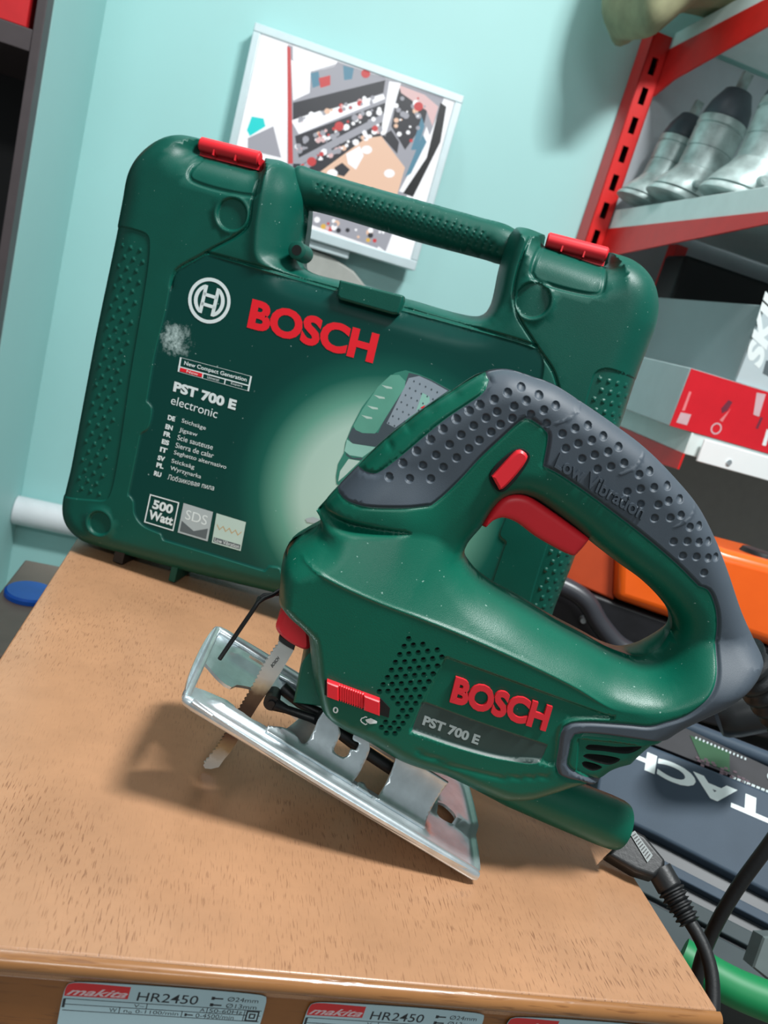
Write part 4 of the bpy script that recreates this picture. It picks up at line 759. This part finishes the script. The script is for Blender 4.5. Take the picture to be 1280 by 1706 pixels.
b.build('bezel', SIL_, rm, bevel=1.5)
def glow(name, c, k=1.): return mat(name, c, .3, vary=0, emit=k)
ems = [glow('screen_white', (250, 252, 255), 1.15), glow('screen_dark', (52, 52, 60), .9), glow('screen_orange', (248, 208, 180), 1.), glow('screen_grey', (178, 180, 190), .9), glow('screen_cyan', (0, 228, 226), 1.), glow('screen_red', (222, 70, 72), .9), glow('screen_blue', (92, 150, 176), .9), glow('screen_yellow', (236, 190, 80), 1.), glow('screen_black', (20, 20, 24), .9), glow('screen_pink', (236, 200, 200), 1.)]
b = MB(); zm = lambda x, y: fM.at(380 + x / 3.0476, y / 3.0476, 0)
iu0, iu1, iv0, iv1 = u0 + bz, u1 - bz, v0 + bz + 4, v1 - bz
def spoly(P, m, k):
    Q = [zm(*p) for p in P]; Q = [(min(max(p[0], iu0), iu1), min(max(p[1], iv0), iv1)) for p in Q]; b.add([(p[0], p[1], -2.6 + .02 * k) for p in Q], [tuple(range(len(Q)))], m)
b.prism(rec(iu0, iu1, iv0, iv1), -3.5, -2.7, 0)
spoly([(305, 225), (1100, 490), (800, 1280), (300, 900)], 3, 1)
spoly([(330, 225), (560, 300), (540, 340), (380, 370), (330, 300)], 0, 2)
spoly([(320, 300), (420, 360), (415, 470), (330, 510)], 0, 2); spoly([(420, 360), (560, 320), (800, 380), (790, 400), (420, 480)], 3, 2)
spoly([(420, 370), (460, 360), (470, 430), (430, 445)], 6, 3); spoly([(460, 395), (520, 380), (520, 430), (470, 445)], 5, 3); spoly([(585, 330), (640, 345), (630, 400), (590, 405)], 6, 3)
spoly([(330, 520), (800, 405), (790, 470), (520, 560), (330, 610)], 1, 3); spoly([(320, 610), (790, 475), (800, 500), (360, 680)], 0, 4); spoly([(320, 620), (350, 600), (470, 560), (480, 590), (360, 650)], 0, 5)
spoly([(340, 690), (800, 520), (800, 570), (360, 800)], 1, 4); spoly([(330, 760), (360, 800), (790, 580), (790, 600), (380, 830)], 3, 5); spoly([(330, 830), (380, 830), (800, 610), (790, 680), (470, 870), (330, 870)], 1, 5)
spoly([(470, 870), (700, 700), (780, 690), (900, 850), (860, 990), (600, 920)], 2, 6); spoly([(540, 850), (580, 825), (620, 860), (590, 895), (550, 885)], 1, 8)
spoly([(600, 780), (670, 740), (690, 790), (650, 860), (610, 830)], 0, 8); spoly([(780, 690), (830, 660), (870, 720), (860, 780)], 1, 8)
spoly([(820, 410), (880, 420), (800, 690), (775, 680)], 0, 8); spoly([(870, 440), (1020, 520), (1000, 620), (900, 760), (830, 640)], 1, 7); spoly([(870, 430), (1000, 480), (1070, 540), (1040, 640), (1010, 560), (880, 470)], 9, 8)
spoly([(985, 590), (1000, 640), (960, 760), (930, 760)], 6, 9); spoly([(1010, 640), (1030, 700), (960, 900), (900, 980), (870, 970), (930, 860)], 0, 9); spoly([(990, 680), (1010, 720), (930, 880), (900, 900)], 6, 10)
spoly([(1080, 520), (1110, 540), (1080, 720), (940, 1000), (890, 980), (1010, 800)], 8, 10); spoly([(1090, 700), (1130, 720), (1040, 1040), (940, 1000)], 0, 9)
spoly([(120, 590), (180, 600), (190, 640), (110, 690), (95, 660)], 4, 3); spoly([(100, 700), (230, 640), (270, 800), (100, 760)], 3, 3); spoly([(300, 230), (318, 240), (330, 830), (305, 830)], 5, 6)
spoly([(400, 1070), (560, 1090), (800, 1170), (760, 1260), (420, 1140)], 3, 9)
rr_ = random.Random(3)
for i in range(190):
    kx = rr_.random()
    if i < 60: x, y = 345 + kx * 440, 760 - kx * 190 + rr_.random() * 60 - 40
    elif i < 110: x, y = 360 + kx * 430, 850 - kx * 210 + rr_.random() * 40 - 20
    elif i < 140: x, y = 345 + kx * 430, 600 - kx * 130 + rr_.random() * 40
    elif i < 165: x, y = 850 + kx * 150, 490 + rr_.random() * 240
    else: x, y = 420 + kx * 370, 1090 + kx * 90 + rr_.random() * 60
    r_ = 5 + rr_.random() * 13; c_ = rr_.choice([0, 0, 3, 3, 9, 5, 1, 2, 7 if i > 165 else 3, 8 if i > 165 else 0])
    spoly([(x + r_ * cos(a), y + r_ * sin(a)) for a in np.linspace(0, 2 * pi, 8)[:-1]], c_, 14 + i * .3)
for x, y in ((565, 640), (968, 540), (700, 372), (425, 820)): spoly([(x + 24 * cos(a), y + 24 * sin(a)) for a in np.linspace(0, 2 * pi, 11)[:-1]], 5, 80)
for x, y in ((705, 760), (820, 880), (530, 880)): spoly([(x + 28 * cos(a), y + 22 * sin(a)) for a in np.linspace(0, 2 * pi, 11)[:-1]], 0, 81)
b.build('screen', ems, rm)
b = MB(); b.box(u0 + 120, u1 - 120, v0 - 14, v0 + 2, -28, -8); b.build('control_strip', SIL_, rm, bevel=2)
b = MB(); cu = (u0 + u1) / 2; b.box(cu - 50, cu + 30, v0 - 46, v0 + 120, -42, -32); b.build('wall_arm', mat('arm_warm_grey', (150, 150, 146), .5), rm, bevel=4)
b = MB(); b.box(cu - 40, cu + 20, v0 + 20, v0 + 100, -88, -42); b.build('arm_plate', MATS['arm_warm_grey'], rm)
b = MB(); b.prism([fM.at(*q, -20) for q in ((470, 398), (556, 430), (590, 452), (612, 480), (470, 450))], -46, -20); b.build('mount_foot', mat('mount_beige', (176, 178, 172), .5), rm, bevel=3)

# ================================================================== red rack by the wall (room mm: a along the wall, z above the table, w = -b)
RM = Frame(C0, YR).matrix(); AR = 612.; BU = 1450.
def rz(x, y, bb): return rat(x, y, bb / 1000)[1] * 1000
def ra(x, y, bb): return rat(x, y, bb / 1000)[0] * 1000
zS1 = rz(1025, 385, BU); zS0 = rz(1115, 82, BU); BF = 955.; zS2 = rz(1143, 757, BF); AS = ra(1143, 757, BF)
rr0 = bpy.data.objects.new('storage_rack', None); COL.objects.link(rr0); rr0.matrix_world = RM @ Matrix.Translation((AR / 1000, BU / 1000, -TZ)); tag(rr0, 'red slotted shop rack with white shelves against the teal wall', 'rack')
rk = lambda mb, name, m, **k: mb.build(name, m, rr0, **k)
def RB(a0, a1, z0, z1, b0, b1, mb=None, m=0):
    mb = mb or MB(); mb.box(a0 - AR, a1 - AR, z0 + H, z1 + H, -(b1 - BU), -(b0 - BU), m); return mb
aU0, aU1 = ra(1070, 130, BU), ra(1104, 130, BU); aU1 = AR - 2; aU0 = aU1 - 36; zT = rz(1085, 48, BU)
b = MB(); RB(aU0, aU0 + 2, -H, zT, BU, WB - 2, b); RB(aU1 - 2, aU1, -H, zT, BU, WB - 2, b)
zsl = [rz(1094 - i * 15.6, 113 + i * 48, BU) for i in range(40)]; zc0 = rz(1094, 113, BU); cs = (aU0 + aU1) / 2; ed = [zT]
for i in range(0, 32): zc = zc0 - 49.5 * i; ed += [zc + 14, zc - 14]
for i in range(0, len(ed) - 1):
    if i % 2 == 0: RB(aU0, aU1, ed[i + 1], ed[i], BU, BU + 2, b)
    else: RB(aU0, cs - 6, ed[i + 1], ed[i], BU, BU + 2, b); RB(cs + 6, aU1, ed[i + 1], ed[i], BU, BU + 2, b)
RB(aU0, aU1, -H, ed[-1], BU, BU + 2, b); rk(b, 'slotted_upright', RACK)
rk(RB(aU0 + 3, aU1 - 3, -H, zT - 5, BU + 30, WB - 3), 'upright_shade_fill', HOLE)  # near-black filler standing for the shade behind the slots
PANEL = mat('rack_panel_grey', (190, 196, 202), .5, vary=.03); rk(RB(AR + 1, 1900, zS2, zS0 + 20, BU + 12, BU + 20), 'back_panel', PANEL)
rk(RB(AR + 1, 1900, -H, zS2, BU - 30, BU - 22), 'lower_panel', mat('rack_panel_dark', (150, 148, 145), .5, vary=.04))
a2 = ra(1112, 455, 1345); rk(RB(a2, a2 + 22, zS2 + 31, zS1 - 5, 1345, 1375), 'inner_post', RACK)
def bracket(z, bf, h0, h1):
    b = MB(); V = []
    for a in (AR - 2, AR + 1): V += [(a - AR, z + H, 0), (a - AR, z + H - h0, 0), (a - AR, z + H - h0 * .8, 60), (a - AR, z + H - h1, BU - bf), (a - AR, z + H, BU - bf)]
    b.add(V, [(0, 1, 2, 3, 4), (9, 8, 7, 6, 5)] + [(i, (i + 1) % 5, 5 + (i + 1) % 5, 5 + i) for i in range(5)]); rk(b, 'bracket', RACK)
def shelf(z, bf, hh=30):
    b = MB(); RB(AR + 2, 1900, z + hh - 3, z + hh, bf, BU, b); RB(AR - 1, AR + 3, z, z + hh, bf, BU - 2, b); RB(AR + 2, 1900, z, z + hh, bf, bf + 3, b); rk(b, 'shelf', SHELFW, bevel=1)
shelf(zS1, 900, 34); bracket(zS1, 900, 62, 10); shelf(zS0, 900, 26); bracket(zS0, 900, 78, 26)
shelf(zS2, BF, 30); bracket(zS2, BF, 70, 22)
b = MB(); RB(AR + 14, 1900, zS2 - 4, zS2 + 27, BF - 12, BF - 8, b); rk(b, 'price_rail', mat('rail_white', (242, 248, 248), .35, vary=.01), bevel=1.2)
b = MB(); c = (AR + 60, zS2 + 6); b.tube([(c[0] - AR, c[1] + H, -(BF - 14 - BU)), (c[0] - AR, c[1] + H, -(BF - 10 - BU))], 4, 12); rk(b, 'rail_screw', STEEL)

def room_obj(name, a, bb, z, label, cat, group=None, yaw=0.):
    o = bpy.data.objects.new(name, None); COL.objects.link(o); p = room(a / 1000, bb / 1000, z / 1000); o.matrix_world = Matrix.Translation(p) @ Matrix.Rotation(YR + yaw, 4, 'Z'); return tag(o, label, cat, group)
# boxes on the lower shelf
zt2 = zS2 + 30.5; ax = ra(1119, 711, BF); zR = rz(1148, 612, BF); ax = (ax + ra(1148, 612, BF)) / 2
r = room_obj('cardboard_box', ax, BF, zt2, 'low red fronted box with grey end lying on the white shelf', 'box')
hR = zR - zt2; b = MB(); b.box(0, 420, 0, hR, -235, -1); b.build('carton', mat('carton_grey', (176, 192, 194), .5, vary=.03), r, bevel=1)
b = MB(); b.box(.5, 419, .5, hR - .5, -1, .2); b.build('red_front', mat('carton_red', (208, 28, 42), .4, vary=.04), r)
fB = Frame(room(ax / 1000, BF / 1000, zt2 / 1000), YR); zq = lambda x, y: fB.at(1040 + x / 5.333, 640 + y / 5.333, .4)
PK = mat('print_pink', (228, 130, 134), .5); PR = mat('print_rose_grey', (206, 176, 182), .5); PM = mat('print_plum', (112, 44, 62), .5)
for L, m_ in (([(580, 65), (600, 70), (540, 235), (515, 235)], PK), ([(505, 250), (598, 270), (560, 365), (465, 340)], PR), ([(930, 140), (965, 160), (920, 235), (870, 260), (865, 215)], PM), ([(930, 240), (950, 215), (875, 335), (850, 320)], PK), ([(1180, 75), (1260, 90), (1200, 290), (1150, 270)], PR), ([(1215, 290), (1235, 300), (1190, 400), (1170, 390)], PM), ([(1270, 400), (1300, 420), (1260, 550), (1228, 540)], WHITEP)):
    b = MB(); b.prism([zq(*p) for p in L], .2, .4); b.build('printed_mark', m_, r)
b = MB(); ringpoly(b, zq(820, 395), 6, 8, .4, 0); b.build('printed_mark', PR, r)
ak = ra(1226, 630, BF + 6); zk = rz(1255, 503, BF + 6)
r = room_obj('cardboard_box', ak, BF + 6, zR + .6, 'tall grey carton with white front and white lettering on top of the red box', 'box')
b = MB(); b.box(0, 300, 0, zk - zR, -292, -1); b.build('carton', mat('carton_dark_grey', (122, 136, 138), .45, vary=.06, scale=8), r, bevel=1.5)
b = MB(); b.box(2, 300, 0, zk - zR - 1, -1, .4); b.build('white_front', mat('carton_pale', (184, 200, 204), .4, vary=.02), r)
fK = Frame(room(ak / 1000, (BF + 6) / 1000, (zR + .6) / 1000), YR); b = MB()
fr_text(b, fK, 'SKIL', (1268, 615), (1308, 485), (1240, 603), .6, m=0, bold=.05, shear=.2)
b.prism([fK.at(*p, .6) for p in ((1277, 600), (1300, 606), (1294, 634), (1271, 622))], .4, .6, 1); b.build('box_print', [WHITEP, DGREYP], r)
r = room_obj('filler_case', ra(1130, 465, 1262), 1264, zt2, 'black case added to darken the shaded gap behind the grey carton', 'case')
b = MB(); hcs = zS1 - 30 - zt2; b.box(0, 560, 0, hcs, -70, 0); b.build('case_body', mat('filler_black', (14, 16, 20), .6), r, bevel=6); b = MB(); b.box(200, 300, hcs, hcs + 14, -45, -25); b.build('case_handle', BLACK, r, bevel=3)  # black mass added so the gap between the shelves goes dark

# grinder gearheads on the shelf
zt1 = zS1 + 34.5
def gearhead(x, y, bb, k, label, tilt, big=False):
    a = ra(x, y, bb); r = room_obj('grinder_body', a, bb, zt1, label, 'power tool part', 'dusty metal tool bodies on the upper shelf'); r.rotation_euler.rotate_axis('Y', tilt); r.location.z += .064 * k * abs(sin(tilt)) + .001
    DUST = mat('dusty_metal', (166, 182, 180), .42, .3, vary=.42, scale=34, bump=.15, bscale=300); DK = mat('dusty_dark_plastic', (66, 76, 84), .5, vary=.15)
    def lat(mb, L, m=0):
        n = 32; G = []
        for h, q in L:
            ox = -20 * k * (1 - min(h, 62) / 62) ** 1.3; sx = 1 + .22 * (1 - min(h, 62) / 62); G.append([(ox + q * k * 1.12 * sx * cos(2 * pi * i / n), h * k * .93, q * k * 1.12 * sin(2 * pi * i / n)) for i in range(n + 1)])
        mb.grid(G, m); mb.add([p for p in G[0][:-1]], [tuple(range(n))], m); mb.add([p for p in G[-1][:-1]], [tuple(range(n))], m)
    b = MB(); lat(b, [(0, 41), (3, 42), (10, 42), (11, 38), (13, 38), (14, 42), (24, 43), (36, 42), (50, 39), (62, 38)]); b.build('gear_housing', DUST, r, smooth=True)
    b = MB(); lat(b, [(62, 38), (64, 36.5), (98, 36.5), (99, 35.5), (101, 35.5), (102, 37), (138, 38), (140, 36), (143, 36), (145, 38.5), (158, 38.5), (160, 35)]); b.build('motor_case', DUST, r, smooth=True)
    b = MB(); lat(b, [(160, 36), (163, 37), (188, 33), (208, 25), (216, 22), (218, 14)]); b.build('end_cap', DK, r, smooth=True)
    b = MB(); lat(b, [(216, 9), (236, 9), (238, 8)]); b.box(-9 * k, 9 * k, 218 * k, 236 * k, -5 * k, 5 * k); b.build('spindle', DUST, r, smooth=True)
    for p in ((-18, 1), (18, 1)):
        b = MB(); b.tube([(p[0] * k, 26 * k, 40 * k), (p[0] * k, 26 * k, 56 * k)], [7 * k, 6 * k], 14); b.tube([(p[0] * k, 26 * k, 54 * k), (p[0] * k, 26 * k, 57 * k)], 3 * k, 10); b.build('screw_boss', DUST, r, smooth=True)
gearhead(1075, 352, 1390, .80, 'smallest dusty metal tool body at the left end of the upper shelf', radians(9))
gearhead(1135, 350, 1290, .92, 'middle dusty metal tool body with dark cap on the upper shelf', radians(8))
gearhead(1240, 338, 1160, 1.0, 'largest dusty metal tool body at the right edge of the photo on the upper shelf', radians(6), True)
# sack on the top of the rack
ab = ra(1135, 20, 1330); zb = zS0 + 27
b = MB(); rnd = random.Random(5); n1_, n2_ = 28, 14; G = []
for i in range(n2_ + 1):
    t = pi * i / n2_; row = []
    for j in range(n1_):
        p_ = 2 * pi * j / n1_; s3 = lambda v: math.copysign(abs(v) ** .55, v); ww_ = 1 + .05 * sin(3 * p_ + 2 * t) + .04 * sin(7 * p_ - 3 * t)
        row.append((180 * s3(cos(p_)) * abs(sin(t)) ** .5 * ww_, 130 - 130 * s3(cos(t)) + 8 * sin(4 * p_), 110 * s3(sin(p_)) * abs(sin(t)) ** .5 * ww_))
    row.append(row[0]); G.append([(p[0] * 1.2, max(p[1], 2) - 115 * float(smooth01(np.array((-p[0] * 1.2 - 82) / 85))), p[2]) for p in row])
b.grid(G); sk_ = b.build('sack', mat('sack_khaki', (140, 140, 108), .8, vary=.2, scale=30, bump=.3, bscale=90), None, smooth=True, sub=1, sharp=180)
sk_.matrix_world = Matrix.Translation(room((AR + 44) / 1000, 1.32, zb / 1000 + .008)) @ Matrix.Rotation(YR, 4, 'Z'); tag(sk_, 'khaki sack slumped on top of the red rack', 'sack')

# ================================================================== dark cabinet at the left edge
BC = 1182.; ap1 = AC - 1; ap0 = ra(62, 0, BC); DKW = mat('cabinet_brown', (74, 66, 68), .5, vary=.08)
r = room_obj('open_cabinet', ap1, BC, -H, 'dark brown open cabinet with black inside at the left photo edge', 'cabinet')
b = MB(); b.box(ap0 - ap1, 0, 0, 2600, -30, 0); b.build('upright_board', DKW, r, bevel=1)
zsb = rz(20, 55, BC); b = MB(); b.box(-700, ap0 - ap1 - .2, H + zsb - 14, H + zsb + 12, -300, -2); b.build('shelf_board', DKW, r, bevel=1)
b = MB(); b.box(-1400, ap0 - ap1 - 6, 0, 2600, -310, -302); b.box(ap0 - ap1 - 6, ap0 - ap1, 0, 2600, -302, -31); b.build('inside_panel', mat('cabinet_black', (16, 16, 20), .6), r)
r2 = room_obj('red_carton', ap0 - 9, BC + 4, zsb + 12.5, 'red carton with white lettering on the cabinet shelf in the top left corner', 'box')
b = MB(); b.box(-160, 0, 0, 120, -120, 0); b.build('carton', mat('carton_bright_red', (206, 34, 40), .4), r2, bevel=1)
b = MB(); b.box(-75, -36, 10, 24, 0, .4); b.box(-75, -38, 27, 42, 0, .4); b.build('box_print', GREYP, r2)

# ---- low brown stand with a blue lid
zst = -.13; aS, bS = zat(42, 932, zst); aS *= 1000; bS *= 1000
r = room_obj('low_stand', aS, bS, -H, 'low brown stand behind the left table edge', 'stand')
b = MB(); b.box(0, TU0 - 8 - aS, H + zst * 1000 - 20, H + zst * 1000, 0, 210); b.build('stand_top', mat('stand_brown', (120, 104, 94), .5, vary=.08), r, bevel=2)
b = MB(); b.box(6, TU0 - 12 - aS, 0, H + zst * 1000 - 20, 6, 200); b.build('stand_body', mat('stand_dark', (52, 50, 50), .6), r)
al, bl_ = zat(50, 993, zst); r = room_obj('blue_lid', al * 1000, bl_ * 1000, zst * 1000 + .3, 'round blue lid lying on the low brown stand', 'lid')
b = MB(); b.tube([(0, 0, 0), (0, 4, 0), (0, 6, 0)], [24, 24, 22], 32); b.build('lid_disc', mat('lid_blue', (12, 92, 200), .35), r, smooth=True, sharp=40)

# ================================================================== right side clutter beyond the table
fH = Frame(CAM + ray(1180, 1330) * .66, radians(-21), radians(52))
rh = empty('tool_case', fH, 'dark grey plastic tool case with upside down white lettering behind the plug', 'tool case')
HG = mat('case_slate', (62, 76, 90), .55, spec=.2, vary=.05, bump=.1, bscale=900); HD = mat('case_slate_dark', (34, 42, 49), .45, vary=.05); HL = mat('case_grey', (60, 71, 74), .55, spec=.2, vary=.05)
A4 = lambda L, w=0: [fH.at(*q, w) for q in L]
b = MB(); b.prism(A4([(1010, 1212), (1095, 1245), (1400, 1366), (1400, 1548), (1100, 1395), (990, 1342)]), -60, 0, inset=2, rise=2); b.build('lid', HG, rh, bevel=1.5)
b = MB(); b.prism(A4([(1040, 1172), (1135, 1208), (1400, 1332), (1400, 1362), (1100, 1243), (1020, 1212)]), -60, -1.5); b.build('picture_band', mat('band_black', (30, 30, 36), .65, vary=.2, scale=60), rh)
b = MB(); b.prism(A4([(1150, 1225), (1216, 1253), (1216, 1286), (1168, 1266)], -1), -1.5, -1, 0)
rn = random.Random(11)
for i in range(26): x = 1160 + rn.random() * 90; y = 1244 + (x - 1160) * .42 + 12 + rn.random() * 16; b.prism(A4([(x, y), (x + 6, y + 2.5), (x + 5, y + 6), (x - 1, y + 3.5)], -1), -1.4, -.9, 1)
for i in range(14): x = 1160 + i * 6.3; y = 1226 + i * 2.7; b.box(*sorted((A4([(x, y)])[0][0], A4([(x + 3, y)])[0][0])), *sorted((A4([(x, y)])[0][1], A4([(x, y + 4)])[0][1])), -1.4, -.9, 2)
for i in range(9): x = 1221 + i * 8; y = 1293 + i * 3.2; b.prism(A4([(x, y), (x + 6, y + 2.4), (x + 5, y + 6), (x - 1, y + 3.6)], -1), -1.4, -.9, 2)
ringpoly(b, fH.at(1287, 1295, -1), 3.2, 4.2, -.8, 2); b.build('band_print', [mat('band_green', (24, 76, 42), .7), mat('band_mauve', (92, 76, 84), .8), GREYP], rh)
b = MB(); b.tube([(*p, -8) for p in A4([(1020, 1152), (1142, 1203), (1280, 1257), (1400, 1306)])], 7, 14); b.build('rim', HG, rh, smooth=True)
b = MB(); fr_text(b, fH, 'HITACHI', (1374, 1377), (1016, 1226), (1374, 1412), .3, m=0, bold=.045); b.build('lid_lettering', WHITEP, rh)
for nm, d0, d1, w, m in (('lid_edge', 0, 30, -10, HD), ('ridge', 30, 48, -4, HG), ('seam', 48, 72, -12, HD), ('base_edge', 72, 100, -6, HL), ('base_groove', 100, 108, -11, HD), ('base', 108, 210, -8, HL)):
    b = MB(); b.prism(A4([(990, 1342 + d0), (1100, 1396 + d0), (1400, 1549 + d0), (1400, 1549 + d1), (1100, 1396 + d1), (990, 1342 + d1)]), -60, w); b.build(nm, m, rh, bevel=1)
# orange machine
fO = Frame(CAM + ray(1024, 990) * .86, radians(-8), radians(4))
ro = empty('orange_machine', fO, 'orange plastic machine housing with a black screw cap seen behind the jigsaw handle', 'machine')
ORG = mat('orange_plastic', (255, 104, 30), .2, vary=.04)
b = MB(); O4 = lambda L, w=0: [fO.at(*q, w) for q in L]
b.prism(O4([(1030, 870), (1120, 882), (1215, 918), (1300, 940), (1340, 960), (1340, 1120), (1282, 1078), (1235, 1062), (1120, 1034), (1024, 1000)]), -120, 0, inset=8, rise=8); b.build('housing', ORG, ro, bevel=5)
b = MB(); b.prism(O4([(900, 830), (1030, 868), (1024, 1001), (940, 966)], -16), -110, -16); b.build('shaded_side', mat('orange_shaded', (196, 74, 34), .5, vary=.05), ro, bevel=3)  # end of the housing away from the light, shade mixed into its orange
b = MB(); c = fO.at(1258, 950, -40); b.tube([(c[0], c[1] - 8, -40), (c[0], c[1] + 17, -40), (c[0], c[1] + 22, -40), (c[0], c[1] + 23, -40)], [23, 23, 21, 18], 28)
for i in range(20): a = 2 * pi * i / 20; b.box(c[0] + 23 * cos(a) - 1.2, c[0] + 23 * cos(a) + 1.2, c[1] - 2, c[1] + 16, -40 + 23 * sin(a) - 1.2, -40 + 23 * sin(a) + 1.2)
b.build('screw_cap', BLACK, ro, smooth=True, sharp=30)
b = MB(); b.prism(O4([(880, 950), (1024, 1004), (1120, 1038), (1236, 1066), (1400, 1110), (1400, 1260), (1150, 1200), (880, 1120)], -10), -110, -10); b.build('engine_block', mat('engine_black', (22, 22, 26), .5, vary=.3, scale=60), ro, bevel=3)
b = MB(); hc = curve([fO.at(*q, 12) for q in ((880, 960), (935, 975), (975, 1000), (1000, 1040), (1035, 1078), (1085, 1098), (1130, 1108))], False, 4); b.tube([(p[0], p[1], 12) for p in hc], 11, 16); b.build('handle_tube', mat('tube_black', (52, 54, 60), .35), ro, smooth=True)
b = MB(); b.tube([(*fO.at(972, 1034, 2), -6), (*fO.at(972, 1034, 2), 4)], [4, 3], 12); b.build('bolt', STEEL, ro, smooth=True)
# black rubber sleeve below the cord boot
fB2 = Frame(CAM + ray(1235, 1180) * .62, radians(-20), radians(20)); b = MB(); c0 = fB2.at(1195, 1195, 0); c1 = fB2.at(1330, 1165, 0)
pp = np.array(c0); dq = np.array(c1) - pp; b.tube([(*(pp + dq * t), 0) for t in (0, .0, .06, .2, .5, 1)], [11, 15, 17, 18.5, 19, 19], 26, caps=True); o = b.build('rubber_sleeve', mat('sleeve_black', (30, 32, 34), .35, vary=.2), None, smooth=True, M=fB2.matrix()); tag(o, 'short fat black rubber sleeve below the jigsaw cord boot', 'sleeve')
# green tool and grey block by the floor
fG = Frame(CAM + ray(1225, 1640) * .46, radians(-24), radians(40)); b = MB()
gc = curve([fG.at(*q, 0) for q in ((1135, 1592), (1185, 1624), (1230, 1648), (1290, 1672), (1370, 1704))], False, 4); b.tube([(p[0], p[1], 0) for p in gc], 11, 20); b.prism([fG.at(*q, 0) for q in ((1180, 1640), (1262, 1660), (1330, 1640), (1340, 1720), (1262, 1688))], -10, 6, inset=2, rise=2)
o = b.build('garden_tool', mat('tool_bright_green', (0, 124, 70), .5, vary=.04), None, smooth=True, M=fG.matrix()); tag(o, 'bright green plastic tool handle beyond the right table corner', 'tool')
fQ = Frame(CAM + ray(1275, 1600) * .50, radians(-24), radians(30)); b = MB(); b.prism([fQ.at(*q, 0) for q in ((1272, 1560), (1330, 1560), (1330, 1640), (1278, 1632), (1254, 1612))], -40, 0, inset=1.5, rise=1.5); o = b.build('grey_block', mat('block_grey', (96, 108, 108), .5), None, M=fQ.matrix()); tag(o, 'grey plastic block beside the bright green tool handle', 'block')


def lowest(o):
    dg_ = bpy.context.view_layer.update(); z = 9.
    for c in o.children: z = min(z, min((c.matrix_world @ v.co).z for v in c.data.vertices))
    return z
def stand_under(name, o, m, label):
    z = lowest(o) - .001; P = np.array([(c.matrix_world @ v.co)[:] for c in o.children for v in c.data.vertices]); x0, x1, y0, y1 = P[:, 0].min(), P[:, 0].max(), P[:, 1].min(), P[:, 1].max()
    b = MB(); b.box((x0 + .04) * 1000, (x1 - .02) * 1000, 0, z * 1000, -(y1 - .02) * 1000, -(y0 + .05) * 1000); t = b.build(name, m, None, bevel=3); tag(t, label, 'stand')
BENCH = mat('bench_dark', (40, 40, 42), .6)
stand_under('display_stand', ro, BENCH, 'dark stand under the orange machine in the shade below the rack')
stand_under('display_stand', rh, BENCH, 'low dark stand under the slate tool case beyond the table')
